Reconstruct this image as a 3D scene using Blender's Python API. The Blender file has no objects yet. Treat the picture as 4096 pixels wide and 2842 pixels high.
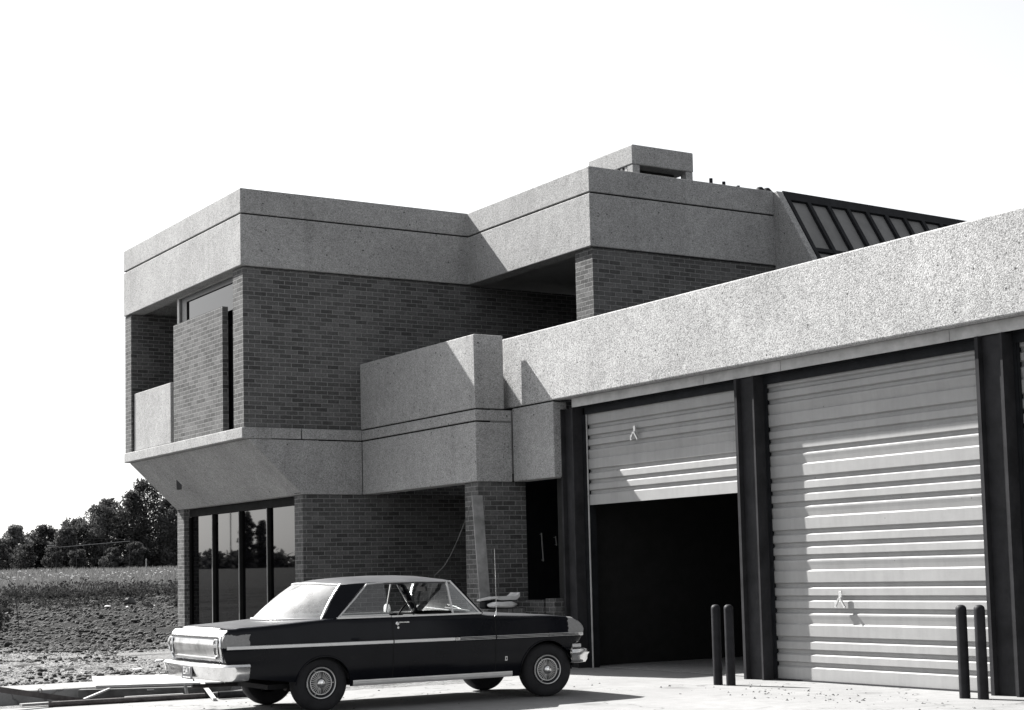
import bpy, bmesh, math, random
from mathutils import Vector, Matrix, noise
random.seed(7)
R = math.radians
SC = bpy.context.scene
COL = SC.collection
PI = math.pi

# ------------------------------------------------------------------ helpers
def tag(o, label=None, cat=None, group=None, kind=None):
    if label: o['label'] = label
    if cat: o['category'] = cat
    if group: o['group'] = group
    if kind: o['kind'] = kind
    return o

def empty(name, loc=(0, 0, 0), rz=0.0):
    o = bpy.data.objects.new(name, None)
    o.empty_display_size = 0.2
    o.location = loc
    o.rotation_euler = (0, 0, rz)
    COL.objects.link(o)
    return o

class MB:
    """collects shapes, then links them as ONE mesh object"""
    def __init__(s):
        s.v = []; s.f = []
    def add(s, vs, fs):
        b = len(s.v)
        s.v += [tuple(p) for p in vs]
        s.f += [tuple(b + i for i in f) for f in fs]
        return s
    def box(s, x0, x1, y0, y1, z0, z1):
        if x0 > x1: x0, x1 = x1, x0
        if y0 > y1: y0, y1 = y1, y0
        if z0 > z1: z0, z1 = z1, z0
        return s.add([(x0, y0, z0), (x1, y0, z0), (x1, y1, z0), (x0, y1, z0),
                      (x0, y0, z1), (x1, y0, z1), (x1, y1, z1), (x0, y1, z1)],
                     [(0, 3, 2, 1), (4, 5, 6, 7), (0, 1, 5, 4), (1, 2, 6, 5), (2, 3, 7, 6), (3, 0, 4, 7)])
    def prism(s, poly, z0, z1):
        """counter-clockwise plan polygon"""
        n = len(poly)
        return s.add([(x, y, z0) for x, y in poly] + [(x, y, z1) for x, y in poly],
                     [tuple(range(n))[::-1], tuple(range(n, 2 * n))] +
                     [(i, (i + 1) % n, n + (i + 1) % n, n + i) for i in range(n)])
    def ring(s, outer, inner, z0, z1):
        n = len(outer)
        vs = [(x, y, z) for z in (z0, z1) for x, y in outer] + [(x, y, z) for z in (z0, z1) for x, y in inner]
        fs = []
        for i in range(n):
            j = (i + 1) % n
            o0, o1, p0, p1 = i, j, n + i, n + j
            a0, a1, b0, b1 = 2 * n + i, 2 * n + j, 3 * n + i, 3 * n + j
            fs += [(o0, o1, p1, p0), (a1, a0, b0, b1), (p0, p1, b1, b0), (o1, o0, a0, a1)]
        return s.add(vs, fs)
    def extr_y(s, prof, y0, y1):
        """closed (x,z) profile run along y"""
        n = len(prof)
        return s.add([(x, y0, z) for x, z in prof] + [(x, y1, z) for x, z in prof],
                     [tuple(range(n)), tuple(range(n, 2 * n))[::-1]] +
                     [(i, n + i, n + (i + 1) % n, (i + 1) % n) for i in range(n)])
    def grid(s, P, flip=False, closed=False):
        r, c = len(P), len(P[0])
        vs = [p for row in P for p in row]
        fs = []
        for i in range(r - 1):
            for j in range(c if closed else c - 1):
                k = (j + 1) % c
                q = (i * c + j, i * c + k, (i + 1) * c + k, (i + 1) * c + j)
                fs.append(q[::-1] if flip else q)
        return s.add(vs, fs)
    def tube(s, pts, r, n=8, cap=True):
        pts = [Vector(p) for p in pts]
        rings = []
        rr = r if isinstance(r, (list, tuple)) else [r] * len(pts)
        up = None
        for i, p in enumerate(pts):
            t = (pts[min(i + 1, len(pts) - 1)] - pts[max(i - 1, 0)]).normalized()
            if up is None:
                up = Vector((0, 0, 1)) if abs(t.z) < .9 else Vector((1, 0, 0))
            a = t.cross(up)
            if a.length < 1e-4: a = t.cross(Vector((1, 0, 0)))
            a.normalize()
            b = a.cross(t); b.normalize(); up = b
            rings.append([p + (a * math.cos(2 * PI * k / n) + b * math.sin(2 * PI * k / n)) * rr[i] for k in range(n)])
        b0 = len(s.v)
        s.grid(rings, closed=True)
        if cap:
            s.f.append(tuple(b0 + k for k in range(n))[::-1])
            e = b0 + (len(pts) - 1) * n
            s.f.append(tuple(e + k for k in range(n)))
        return s
    def lathe(s, prof, n=32, axis='z', loc=(0, 0, 0)):
        """(r,h) profile about an axis"""
        P = []
        for r, h in prof:
            row = []
            for k in range(n):
                a = 2 * PI * k / n
                c, d = r * math.cos(a), r * math.sin(a)
                p = (c, d, h) if axis == 'z' else (c, h, d) if axis == 'y' else (h, c, d)
                row.append((p[0] + loc[0], p[1] + loc[1], p[2] + loc[2]))
            P.append(row)
        return s.grid(P, closed=True)
    def beam(s, a, b, w, h, roll=0.0):
        """rectangular bar from a to b"""
        a, b = Vector(a), Vector(b)
        t = (b - a).normalized()
        side = t.cross(Vector((0, 0, 1)))
        if side.length < 1e-3: side = Vector((1, 0, 0))
        side.normalize(); up = side.cross(t).normalized()
        if roll:
            m = Matrix.Rotation(roll, 3, t); side = m @ side; up = m @ up
        vs = []
        for p in (a, b):
            for i, j in ((-1, -1), (1, -1), (1, 1), (-1, 1)):
                vs.append(p + side * (w / 2 * i) + up * (h / 2 * j))
        return s.add(vs, [(0, 1, 2, 3), (7, 6, 5, 4), (0, 4, 5, 1), (1, 5, 6, 2), (2, 6, 7, 3), (3, 7, 4, 0)])
    def build(s, name, mat, parent=None, smooth=False, local=False, bevel=0.0, angle=40):
        off = Vector((0, 0, 0))
        if parent is not None and not local:
            off = Vector(parent.location)
            if parent.parent is not None: off = off + Vector(parent.parent.location)
        me = bpy.data.meshes.new(name)
        me.from_pydata([(x - off.x, y - off.y, z - off.z) for x, y, z in s.v], [], s.f)
        bm = bmesh.new(); bm.from_mesh(me)
        bmesh.ops.recalc_face_normals(bm, faces=bm.faces)
        bm.to_mesh(me); bm.free()
        me.update()
        if smooth:
            for p in me.polygons: p.use_smooth = True
            me.set_sharp_from_angle(angle=R(angle))
        me.materials.append(mat)
        o = bpy.data.objects.new(name, me)
        COL.objects.link(o)
        if parent is not None: o.parent = parent
        if bevel:
            b = o.modifiers.new('edge', 'BEVEL')
            b.width = bevel; b.segments = 2; b.limit_method = 'ANGLE'; b.angle_limit = R(40)
        return o

def lerp_table(t, x):
    if x <= t[0][0]: return t[0][1]
    for (a, u), (b, w) in zip(t, t[1:]):
        if x <= b: return u + (w - u) * (x - a) / (b - a)
    return t[-1][1]

def smooth_table(t, x):
    """monotone-ish cosine-free Catmull interpolation of a table"""
    n = len(t)
    if x <= t[0][0]: return t[0][1]
    if x >= t[-1][0]: return t[-1][1]
    for i in range(n - 1):
        if x <= t[i + 1][0]:
            x0, y0 = t[i]; x1, y1 = t[i + 1]
            m0 = (t[i + 1][1] - t[i - 1][1]) / (t[i + 1][0] - t[i - 1][0]) if i > 0 else (y1 - y0) / (x1 - x0)
            m1 = (t[i + 2][1] - y0) / (t[i + 2][0] - x0) if i + 2 < n else (y1 - y0) / (x1 - x0)
            h = x1 - x0; u = (x - x0) / h
            return ((2 * u ** 3 - 3 * u * u + 1) * y0 + (u ** 3 - 2 * u * u + u) * h * m0 +
                    (-2 * u ** 3 + 3 * u * u) * y1 + (u ** 3 - u * u) * h * m1)

# ------------------------------------------------------------------ materials
class NT:
    def __init__(s, name):
        s.m = bpy.data.materials.new(name); s.m.use_nodes = True
        s.t = s.m.node_tree; s.n = s.t.nodes; s.l = s.t.links
        s.n.clear()
        s.out = s.n.new('ShaderNodeOutputMaterial')
    def node(s, typ, ins=None, **kw):
        o = s.n.new(typ)
        for k, v in kw.items(): setattr(o, k, v)
        for k, v in (ins or {}).items(): s.put(o, k, v)
        return o
    def put(s, o, k, v):
        sock = o.inputs[k]
        if isinstance(v, bpy.types.NodeSocket): s.l.new(v, sock)
        elif hasattr(v, 'outputs'): s.l.new(v.outputs[0], sock)
        else: sock.default_value = v
    def pos(s): return s.node('ShaderNodeNewGeometry').outputs['Position']
    def obj(s): return s.node('ShaderNodeTexCoord').outputs['Object']
    def math(s, op, a, b=0.0, clamp=False):
        o = s.node('ShaderNodeMath', {0: a, 1: b}, operation=op); o.use_clamp = clamp
        return o.outputs[0]
    def noise(s, vec, scale, detail=3.0, rough=.55):
        return s.node('ShaderNodeTexNoise', {'Vector': vec, 'Scale': scale, 'Detail': detail, 'Roughness': rough}).outputs['Fac']
    def voro(s, vec, scale, feature='F1'):
        return s.node('ShaderNodeTexVoronoi', {'Vector': vec, 'Scale': scale}, feature=feature)
    def ramp(s, fac, stops):
        o = s.node('ShaderNodeValToRGB', {0: fac})
        e = o.color_ramp.elements
        while len(e) < len(stops): e.new(.5)
        for el, (p, c) in zip(e, stops):
            el.position = p
            el.color = (c, c, c, 1) if not isinstance(c, tuple) else c + (1,)
        return o.outputs[0]
    def mix(s, fac, a, b, mode='MIX'):
        o = s.node('ShaderNodeMix', data_type='RGBA', blend_type=mode)
        for i, v in ((0, fac), (6, a), (7, b)):
            if isinstance(v, (int, float)) and i: v = (v, v, v, 1)
            s.put(o, i, v)
        return o.outputs[2]
    def bump(s, h, strength, dist):
        return s.node('ShaderNodeBump', {'Height': h, 'Strength': strength, 'Distance': dist}).outputs[0]
    def bsdf(s, color, rough=.7, metal=0.0, normal=None, spec=.5, coat=0.0):
        if isinstance(color, (int, float)): color = (color, color, color, 1)
        elif isinstance(color, tuple) and len(color) == 3: color = color + (1,)
        b = s.node('ShaderNodeBsdfPrincipled', {'Base Color': color, 'Roughness': rough, 'Metallic': metal,
                                                'Specular IOR Level': spec, 'Coat Weight': coat, 'Coat Roughness': .05})
        if normal is not None: s.put(b, 'Normal', normal)
        s.l.new(b.outputs[0], s.out.inputs[0])
        return s.m

M = {}
def plain(name, c, rough=.6, metal=0.0, var=.25, scale=6.0, bump=.15, spec=.4, coat=0.0):
    t = NT(name); p = t.obj()
    n1 = t.noise(p, scale, 5.0, .6)
    if not isinstance(c, tuple): c = (c, c, c)
    lo = tuple(k * (1 - var) for k in c); hi = tuple(k * (1 + var) for k in c)
    col = t.ramp(n1, [(.3, lo), (.7, hi)])
    n2 = t.noise(p, scale * 7, 3.0)
    rg = t.node('ShaderNodeMapRange', {0: n2, 3: max(rough - .12, .02), 4: min(rough + .12, 1)}).outputs[0]
    M[name] = t.bsdf(col, rg, metal, t.bump(n2, bump, .004) if bump else None, spec, coat)

def concrete(name, base, speck=.5, bumpd=.012, scale=1.0, bs=.55):
    t = NT(name); p = t.pos()
    big = t.noise(p, .9, 7.0, .7)
    mid = t.noise(p, 9.0, 4.0, .6)
    v1 = t.voro(p, 58 * scale)
    v2 = t.voro(p, 110 * scale)
    agg = t.ramp(t.node('ShaderNodeSeparateColor', {0: v1.outputs['Color']}).outputs[0], [(0, base * (1 - speck)), (.5, base), (1, base * (1 + speck * .55))])
    agg2 = t.ramp(t.node('ShaderNodeSeparateColor', {0: v2.outputs['Color']}).outputs[1], [(0, .72), (1, 1.16)])
    col = t.mix(1.0, agg, agg2, 'MULTIPLY')
    col = t.mix(1.0, col, t.ramp(big, [(.28, .78), (.68, 1.10)]), 'MULTIPLY')
    col = t.mix(1.0, col, t.ramp(mid, [(.3, .9), (.7, 1.06)]), 'MULTIPLY')
    pits = t.voro(p, 5.2)                      # form-tie holes and popped stones
    col = t.mix(1.0, col, t.ramp(pits.outputs['Distance'], [(.05, .2), (.085, 1.0)]), 'MULTIPLY')
    for sc_, cut in ((11.0, .55), (19.0, .35)):
        pit2 = t.voro(p, sc_)
        gate = t.math('GREATER_THAN', t.node('ShaderNodeSeparateColor', {0: pit2.outputs['Color']}).outputs[2], cut)
        dark = t.math('MULTIPLY', gate, t.node('ShaderNodeSeparateColor', {0: t.ramp(pit2.outputs['Distance'], [(.08, .72), (.16, 0.0)])}).outputs[0])
        col = t.mix(dark, col, .06)
    # weather streaks running down from the top edge
    mp = t.node('ShaderNodeMapping', {'Vector': p, 'Scale': (5.0, 5.0, .35)})
    st = t.noise(mp.outputs[0], 1.0, 4.0, .6)
    col = t.mix(1.0, col, t.ramp(st, [(.22, .84), (.45, 1.0)]), 'MULTIPLY')
    h = t.math('ADD', t.math('MULTIPLY', v1.outputs['Distance'], -.9), t.math('MULTIPLY', mid, .35))
    M[name] = t.bsdf(col, .9, 0, t.bump(h, bs, bumpd), .2)

def brick(name, lo, hi, mortar):
    t = NT(name)
    g = t.node('ShaderNodeNewGeometry'); p = g.outputs['Position']
    sp = t.node('ShaderNodeSeparateXYZ', {0: p}); sn = t.node('ShaderNodeSeparateXYZ', {0: g.outputs['True Normal']})
    isx = t.math('GREATER_THAN', t.math('ABSOLUTE', sn.outputs[0]), .6)
    u = t.node('ShaderNodeMix', {0: isx, 2: sp.outputs[0], 3: sp.outputs[1]}).outputs[0]
    wob = t.noise(p, 3.0, 2.0)
    z = t.math('ADD', sp.outputs[2], t.math('MULTIPLY', wob, .006))
    vec = t.node('ShaderNodeCombineXYZ', {0: u, 1: z, 2: 0.0}).outputs[0]
    b = t.node('ShaderNodeTexBrick', {'Vector': vec, 'Color1': (0, 0, 0, 1), 'Color2': (1, 1, 1, 1), 'Mortar': (.5, .5, .5, 1), 'Scale': 1.0,
                                      'Mortar Size': .0055, 'Mortar Smooth': .25, 'Bias': 0.0, 'Brick Width': .2095, 'Row Height': .0698})
    b.offset = .5
    per = t.node('ShaderNodeSeparateColor', {0: b.outputs['Color']}).outputs[0]
    colb = t.ramp(per, [(0, lo * .82), (.12, lo), (.55, (lo + hi) / 2), (.85, hi), (1, hi * 1.06)])
    n = t.noise(p, 34, 5.0, .7)
    lime = t.ramp(t.noise(p, 1.7, 6.0, .75), [(.50, 0.0), (.68, .38)])
    lime2 = t.math('MULTIPLY', t.node('ShaderNodeSeparateColor', {0: lime}).outputs[0], t.noise(p, 17, 4.0, .7))
    colb = t.mix(1.0, colb, t.ramp(n, [(.3, .62), (.72, 1.34)]), 'MULTIPLY')
    big = t.noise(p, .8, 4.0)
    colb = t.mix(1.0, colb, t.ramp(big, [(.3, .86), (.7, 1.12)]), 'MULTIPLY')
    mcol = t.mix(1.0, mortar, t.ramp(n, [(.3, .75), (.7, 1.1)]), 'MULTIPLY')
    colb = t.mix(lime2, colb, .24)
    col = t.mix(b.outputs['Fac'], colb, mcol)
    mpv = t.node('ShaderNodeMapping', {'Vector': p, 'Scale': (1.0, 1.0, .16)})
    wire = t.noise(mpv.outputs[0], 70, 3.0, .6)          # wire-cut face
    h = t.math('ADD', t.math('MULTIPLY', b.outputs['Fac'], -1.0), t.math('ADD', t.math('MULTIPLY', n, .35), t.math('MULTIPLY', wire, .45)))
    M[name] = t.bsdf(col, .9, 0, t.bump(h, .95, .016), .15)

def make_materials():
    concrete('exposed_aggregate', .40, .5, .009, 1.25, .34)
    concrete('fine_aggregate', .335, .32, .008, 1.3, .35)
    concrete('smooth_concrete', .24, .2, .004, 1.6)
    brick('brown_brick', .064, .110, .25)
    plain('joint', .014, .95, 0, .25, 6, .1, .1)
    plain('dark_steel', (.013, .014, .016), .7, 0, .35, 5, .1, .12)
    plain('primer_steel', (.026, .026, .028), .8, 0, .3, 4, .15, .1)
    plain('galvanised', .30, .5, .3, .25, 3, .2)
    plain('lintel_paint', .40, .8, 0, .2, 5, .2)
    plain('bollard_paint', (.013, .013, .015), .6, 0, .4, 8, .2, .15)
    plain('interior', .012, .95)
    plain('ceiling_white', .28, .9, 0, .08)
    plain('roof_panel', .16, .75, 0, .15, 3)
    plain('frame_dark', (.018, .019, .022), .4)
    plain('frame_bright', .55, .35, .8, .1)
    plain('steel_rusty', (.05, .045, .045), .7, 0, .5, 12, .4)
    plain('pale_wood', .36, .85, 0, .25, 4, .3)
    plain('grey_wood', .22, .9, 0, .35, 5, .4)
    plain('dark_wood', .06, .9, 0, .4, 6, .4)
    plain('wire', .05, .6)
    plain('bark', .05, .9, 0, .3, 3)
    plain('clod', .025, .95, 0, .45, 9, .5)
    plain('pale_stone', .24, .9, 0, .3, 9, .3)
    plain('cable_grey', .10, .8)
    plain('light_slit', .36, .5, 0, .05)
    plain('sack', .5, .95, 0, .2, 8, .4)
    # ribbed door paint with grime
    t = NT('door_paint'); p = t.pos()
    a = t.noise(p, 2.0, 6.0, .65); b = t.noise(p, 30, 3.0)
    mp = t.node('ShaderNodeMapping', {'Vector': p, 'Scale': (1.0, 9.0, .7)})
    c = t.noise(mp.outputs[0], 1.5, 4.0)
    col = t.mix(1.0, t.ramp(a, [(.3, .25), (.7, .30)]), t.ramp(c, [(.25, .93), (.6, 1.02)]), 'MULTIPLY')
    dn = t.voro(p, 3.1)
    col = t.mix(1.0, col, t.ramp(dn.outputs['Distance'], [(.012, .3), (.03, 1.0)]), 'MULTIPLY')
    M['door_paint'] = t.bsdf(col, .55, .0, t.bump(b, .12, .003), .4)
    # window glass: dark body behind a clear reflecting face
    t = NT('tinted_glass'); p = t.pos()
    w = t.noise(p, .9, 2.0)
    M['tinted_glass'] = t.bsdf((.0015, .0015, .002), .015, 0, t.bump(w, .006, .03), .46)
    # car glass: see-through with Fresnel reflection and a dusty film; sky glare is put into the back glass as a thicker film
    for gname, dmax in (('car_glass', .10), ('glare_glass', .75)):
     t = NT(gname)
     gg = t.node('ShaderNodeNewGeometry')
     dp = t.node('ShaderNodeVectorMath', {0: gg.outputs['Normal'], 1: gg.outputs['Incoming']}, operation='DOT_PRODUCT').outputs['Value']
     fr = t.math('ADD', t.math('MULTIPLY', t.math('POWER', t.math('SUBTRACT', 1.0, t.math('ABSOLUTE', dp)), 4.2), .92), .075, True)
     tr = t.node('ShaderNodeBsdfTransparent', {'Color': (.86, .88, .88, 1)})
     gl = t.node('ShaderNodeBsdfGlossy', {'Color': (1, 1, 1, 1), 'Roughness': .02})
     mx = t.node('ShaderNodeMixShader', {0: fr, 1: tr, 2: gl})
     df = t.node('ShaderNodeBsdfDiffuse', {'Color': (.55, .55, .55, 1)})
     dust_glare = t.math('MULTIPLY', t.noise(t.obj(), 5.0, 4.0), dmax)
     mx2 = t.node('ShaderNodeMixShader', {0: dust_glare, 1: mx, 2: df})
     t.l.new(mx2.outputs[0], t.out.inputs[0]); M[gname] = t.m
    # black car paint, paler on top, primer patches at nose and tail of the right side
    t = NT('car_paint'); o = t.obj()
    sp = t.node('ShaderNodeSeparateXYZ', {0: o})
    nz = t.math('MULTIPLY', t.math('SUBTRACT', t.noise(o, 14, 4.0, .7), .5), .09)
    sx = t.math('ADD', sp.outputs[0], nz); sz = t.math('ADD', sp.outputs[2], t.math('MULTIPLY', nz, .5))
    right = t.math('LESS_THAN', sp.outputs[1], -.70)
    front = t.math('MULTIPLY', t.math('GREATER_THAN', sx, 3.045), t.math('GREATER_THAN', sz, .70))
    rear = t.math('MULTIPLY', t.math('LESS_THAN', sx, -.805), t.math('MULTIPLY', t.math('GREATER_THAN', sz, .71), t.math('LESS_THAN', sz, .838)))
    patch = t.math('MULTIPLY', right, t.math('MAXIMUM', front, rear))
    fade = t.ramp(t.noise(o, 3.0, 5.0), [(.3, (.0025, .003, .005)), (.7, (.005, .0055, .008))])
    col = t.mix(patch, fade, t.ramp(t.noise(o, 40, 3.0), [(.3, .19), (.7, .24)]))
    rg = t.math('ADD', t.math('MULTIPLY', patch, .6), t.node('ShaderNodeMapRange', {0: t.noise(o, 5, 5.0), 3: .10, 4: .22}).outputs[0], True)
    b = t.node('ShaderNodeBsdfPrincipled', {'Base Color': col, 'Roughness': rg, 'Specular IOR Level': .14})
    t.l.new(b.outputs[0], t.out.inputs[0]); M['car_paint'] = t.m
    t = NT('roof_paint'); o = t.obj()
    n1 = t.noise(o, 4, 5.0)
    M['roof_paint'] = t.bsdf(t.ramp(n1, [(.3, (.034, .035, .039)), (.7, (.050, .051, .055))]), t.node('ShaderNodeMapRange', {0: n1, 3: .32, 4: .5}).outputs[0], 0, None, .55)
    # worn chrome
    t = NT('chrome'); o = t.obj()
    n1 = t.noise(o, 7, 6.0, .7)
    M['chrome'] = t.bsdf(t.ramp(n1, [(.3, .62), (.6, .82)]), t.ramp(n1, [(.35, .30), (.65, .09)]), 1.0, t.bump(t.noise(o, 3, 2.0), .08, .03))
    t = NT('brushed_aluminium'); o = t.obj()
    mp = t.node('ShaderNodeMapping', {'Vector': o, 'Scale': (30, 1.2, 30)})
    n1 = t.noise(mp.outputs[0], 2.0, 4.0); n2 = t.noise(o, 6.0, 5.0)
    M['brushed_aluminium'] = t.bsdf(t.mix(1.0, t.ramp(n1, [(.3, .40), (.7, .52)]), t.ramp(n2, [(.32, .5), (.55, 1.0)]), 'MULTIPLY'), .28, .9)
    plain('trim', .55, .38, .65, .06, 9, .05)
    plain('faded_sheen_paint', (.055, .056, .060), .34, 0, .3, 4, .0, .5)  # deck and hood: sky sheen put into the lighter colour, along with fading
    plain('fin_metal', .34, .35, .8, .1, 9, .0)
    plain('tyre', (.014, .014, .016), .85, 0, .3, 10, .3)
    plain('lens', (.09, .09, .09), .2, 0, .2, 20, .0)
    plain('lamp_white', .55, .2, 0, .1, 20, .0)
    plain('car_inside', (.006, .006, .007), .8)
    plain('plate_paint', (.06, .06, .065), .5, 0, .1)
    plain('plate_ink', .62, .5, 0, .05)
    # ground kinds -------------------------------------------------------
    t = NT('apron_concrete'); p = t.pos()
    a = t.noise(p, .55, 6.0, .6); b = t.noise(p, 5.0, 6.0, .7); c = t.noise(p, 60, 3.0)
    col = t.mix(1.0, t.ramp(a, [(.3, .175), (.7, .225)]), t.ramp(b, [(.3, .86), (.6, 1.05)]), 'MULTIPLY')
    col = t.mix(1.0, col, t.ramp(c, [(.3, .9), (.7, 1.06)]), 'MULTIPLY')
    mp = t.node('ShaderNodeMapping', {'Vector': p, 'Scale': (1.0, 3.4, 1.0), 'Rotation': (0, 0, R(35))})
    d = t.noise(mp.outputs[0], 1.3, 5.0, .6)
    col = t.mix(1.0, col, t.ramp(d, [(.24, .45), (.36, 1.0)]), 'MULTIPLY')
    ce = t.node('ShaderNodeTexVoronoi', {'Vector': t.node('ShaderNodeVectorMath', {0: p, 1: t.node('ShaderNodeTexNoise', {'Vector': p, 'Scale': 2.2, 'Detail': 5.0}).outputs['Color']}, operation='ADD'), 'Scale': .33}, feature='DISTANCE_TO_EDGE').outputs['Distance']
    col = t.mix(1.0, col, t.ramp(ce, [(.0015, .42), (.005, 1.0)]), 'MULTIPLY')
    spots = t.voro(p, 1.15)
    sg_ = t.math('GREATER_THAN', t.node('ShaderNodeSeparateColor', {0: spots.outputs['Color']}).outputs[0], .66)
    so = t.math('MULTIPLY', sg_, t.node('ShaderNodeSeparateColor', {0: t.ramp(t.math('ADD', spots.outputs['Distance'], t.math('MULTIPLY', b, .25)), [(.18, .5), (.36, 0.0)])}).outputs[0])
    col = t.mix(so, col, .06)
    M['apron_concrete'] = t.bsdf(col, .9, 0, t.bump(t.math('ADD', c, b), .25, .006), .2)
    t = NT('unseen_asphalt'); p = t.pos()
    a = t.noise(p, .5, 5.0); b = t.voro(p, 90)
    M['unseen_asphalt'] = t.bsdf(t.mix(1.0, t.ramp(a, [(.3, .028), (.7, .045)]), t.ramp(b.outputs['Distance'], [(.1, 1.2), (.6, .7)]), 'MULTIPLY'), .9, 0, t.bump(b.outputs['Distance'], .3, .008), .2)
    # ground: gravel strip, then turned dirt, then meadow soil, by distance from the building line
    t = NT('ground_soil'); p = t.pos()
    sp = t.node('ShaderNodeSeparateXYZ', {0: p})
    y = t.math('ADD', sp.outputs[1], t.math('MULTIPLY', t.math('SUBTRACT', t.noise(p, .6, 4.0, .65), .5), 5.0))
    mp = t.node('ShaderNodeMapping', {'Vector': p, 'Scale': (.55, 1.0, 1.0)})
    n1 = t.noise(mp.outputs[0], 1.3, 7.0, .72); n2 = t.noise(p, 11, 5.0, .7); n3 = t.voro(p, 26)
    gravel = t.mix(t.ramp(n1, [(.37, 0.0), (.47, 1.0)]), .016, t.mix(1.0, t.ramp(n2, [(.3, .13), (.65, .30)]), t.ramp(n3.outputs['Distance'], [(.1, 1.15), (.7, .75)]), 'MULTIPLY'))
    dirt = t.mix(1.0, t.ramp(n2, [(.25, .013), (.75, .034)]), t.ramp(n1, [(.3, .75), (.7, 1.25)]), 'MULTIPLY')
    mead = t.ramp(n2, [(.3, .014), (.7, .03)])
    f1 = t.ramp(t.math('MULTIPLY', t.math('SUBTRACT', y, 31.5), .5, True), [(0, 0.0), (1, 1.0)])
    f2 = t.ramp(t.math('MULTIPLY', t.math('SUBTRACT', y, 60.0), .3, True), [(0, 0.0), (1, 1.0)])
    f0 = t.ramp(t.math('MULTIPLY', t.math('SUBTRACT', sp.outputs[1], 14.0), .5, True), [(0, 0.0), (1, 1.0)])
    col = t.mix(f1, gravel, dirt); col = t.mix(f2, col, mead); col = t.mix(f0, .04, col)
    M['ground_soil'] = t.bsdf(col, .95, 0, t.bump(t.math('ADD', n2, t.math('MULTIPLY', n1, 1.2)), 1.0, .11), .1)
    # vegetation
    def leaf(name, lo, hi, trans):
        t = NT(name)
        rnd = t.node('ShaderNodeNewGeometry').outputs['Random Per Island']
        col = t.ramp(rnd, [(0, lo), (1, hi)])
        d = t.node('ShaderNodeBsdfDiffuse', {'Color': col}); tl = t.node('ShaderNodeBsdfTranslucent', {'Color': col})
        mx = t.node('ShaderNodeMixShader', {0: trans, 1: d, 2: tl})
        t.l.new(mx.outputs[0], t.out.inputs[0]); M[name] = t.m
    leaf('leaf_dark', .035, .10, .35)
    leaf('leaf_mid', .05, .12, .3)
    leaf('leaf_pale', .10, .22, .35)
    leaf('grass_blade', .085, .14, .5)
    leaf('weed_leaf', .02, .06, .3)
    leaf('flower', .5, .8, .3)
make_materials()

# ------------------------------------------------------------------ ground and setting
EYE = 1.326
def base_h(x, y):
    """natural lie of the land: level round the building, rising to the meadow"""
    h = 0.0
    if y > 31: h += (min(y, 60) - 31) * .0292
    if y > 60: h += (min(y, 150) - 60) * .0175
    return h

def ground_h(x, y):
    h = base_h(x, y) - .012
    if y > 20.5 and (x < 9.4 or y > 31.5):
        k = min(1, (y - 20.5) / 2.0)
        p = Vector((x, y, 0))
        n = noise.noise(p * .7) * .5 + noise.noise(p * 2.1) * .35 + noise.noise(p * 4.7) * .25
        if y < 66:
            cl = noise.voronoi(p * 2.3 + Vector((0, 0, 3)))[0][0]; c2 = noise.voronoi(p * 4.9)[0][0]
            clod = max(0, .42 - cl) * .9 + max(0, .40 - c2) * .55
        if y < 33:
            a = .05 + .16 * max(0, noise.noise(p * .45 + Vector((3, 1, 0))))
            h += k * a * (n + 1.3 * clod)
        elif y < 64:
            a = .17 * min(1, (y - 31.5) / 3)
            rough = .55 + .9 * max(0, noise.noise(p * .33 + Vector((9, 2, 0))) + .2)
            h += a * (n * .6 + (clod * 1.9 - .25) * rough)
        else:
            h += .08 * n
    return h

def make_ground():
    # fine cells in the strip of open land the camera can see, coarse out to the horizon
    ux, uy = .305, .9523
    us = [-900, -500, -250, -120, -60, -30, -10, 0, 8, 14, 18, 20]
    u = 20.0
    while u < 66: u += .075 if u < 36 else .11; us.append(u)
    while u < 90: u += .4; us.append(u)
    while u < 1500: u *= 1.09; us.append(u)
    ws = []
    w = 5.2
    while w < 1200: w *= 1.35; ws.append(w)
    ws = [-a for a in reversed(ws)] + [-5.2 + .08 * i for i in range(131)] + ws
    P = []
    for u in us:
        row = []
        for w in ws:
            x = ux * u + uy * w; y = uy * u - ux * w
            row.append((x, y, ground_h(x, y)))
        P.append(row)
    g = MB().grid(P)
    o = g.build('ground', M['ground_soil'], smooth=True, angle=180)
    tag(o, kind='structure')
make_ground()

a = MB().prism([(4.55, 17.75), (1.6, 16.6), (7.6, 9.2), (10.2, 5.0), (26, 5.0), (26, 19.9), (11.2, 19.9), (10.2, 17.1), (7.2, 17.32)], -.05, .0)
tag(a.build('apron', M['apron_concrete']), kind='structure')
a = MB().prism([(-40, -40), (60, -40), (60, 4.9), (10.15, 4.9), (7.5, 9.1), (1.5, 16.5), (-40, 20.0)], -.06, -.004)
tag(a.build('unseen_dark_ground', M['unseen_asphalt']), kind='structure')  # unseen dark ground, added to cut bounce light onto the shaded faces
# raised walk beside the ground floor windows
s = MB().prism([(-3.0, 21.2), (-3.2, 20.0), (4.2, 18.42), (7.4, 18.44), (9.4, 18.8), (9.4, 19.75), (6.6, 19.45), (4.3, 19.5)], -.04, .135)
tag(s.build('sidewalk', M['apron_concrete'], bevel=.02), kind='structure')

# ------------------------------------------------------------------ the building
xU, yU0, yU1 = 9.813, 23.483, 29.096
zT, zJ, zB = 7.491, 7.085, 6.253
xV, yR, xW = 13.979, 19.832, 17.695
xP, yPe, xR = 11.895, 19.874, 12.390
zP, zPb, zPc, zLB = 4.782, 3.694, 3.516, 2.645
xF, zF, zFb, yD0 = 12.516, 4.765, 3.731, 18.788
xD, xL = 12.838, 10.825
zS1, zS0 = 3.692, 3.515
xE, yE = 34.0, 34.0            # far corner of the block
yG = 6.2                        # near end of the garage wing

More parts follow.
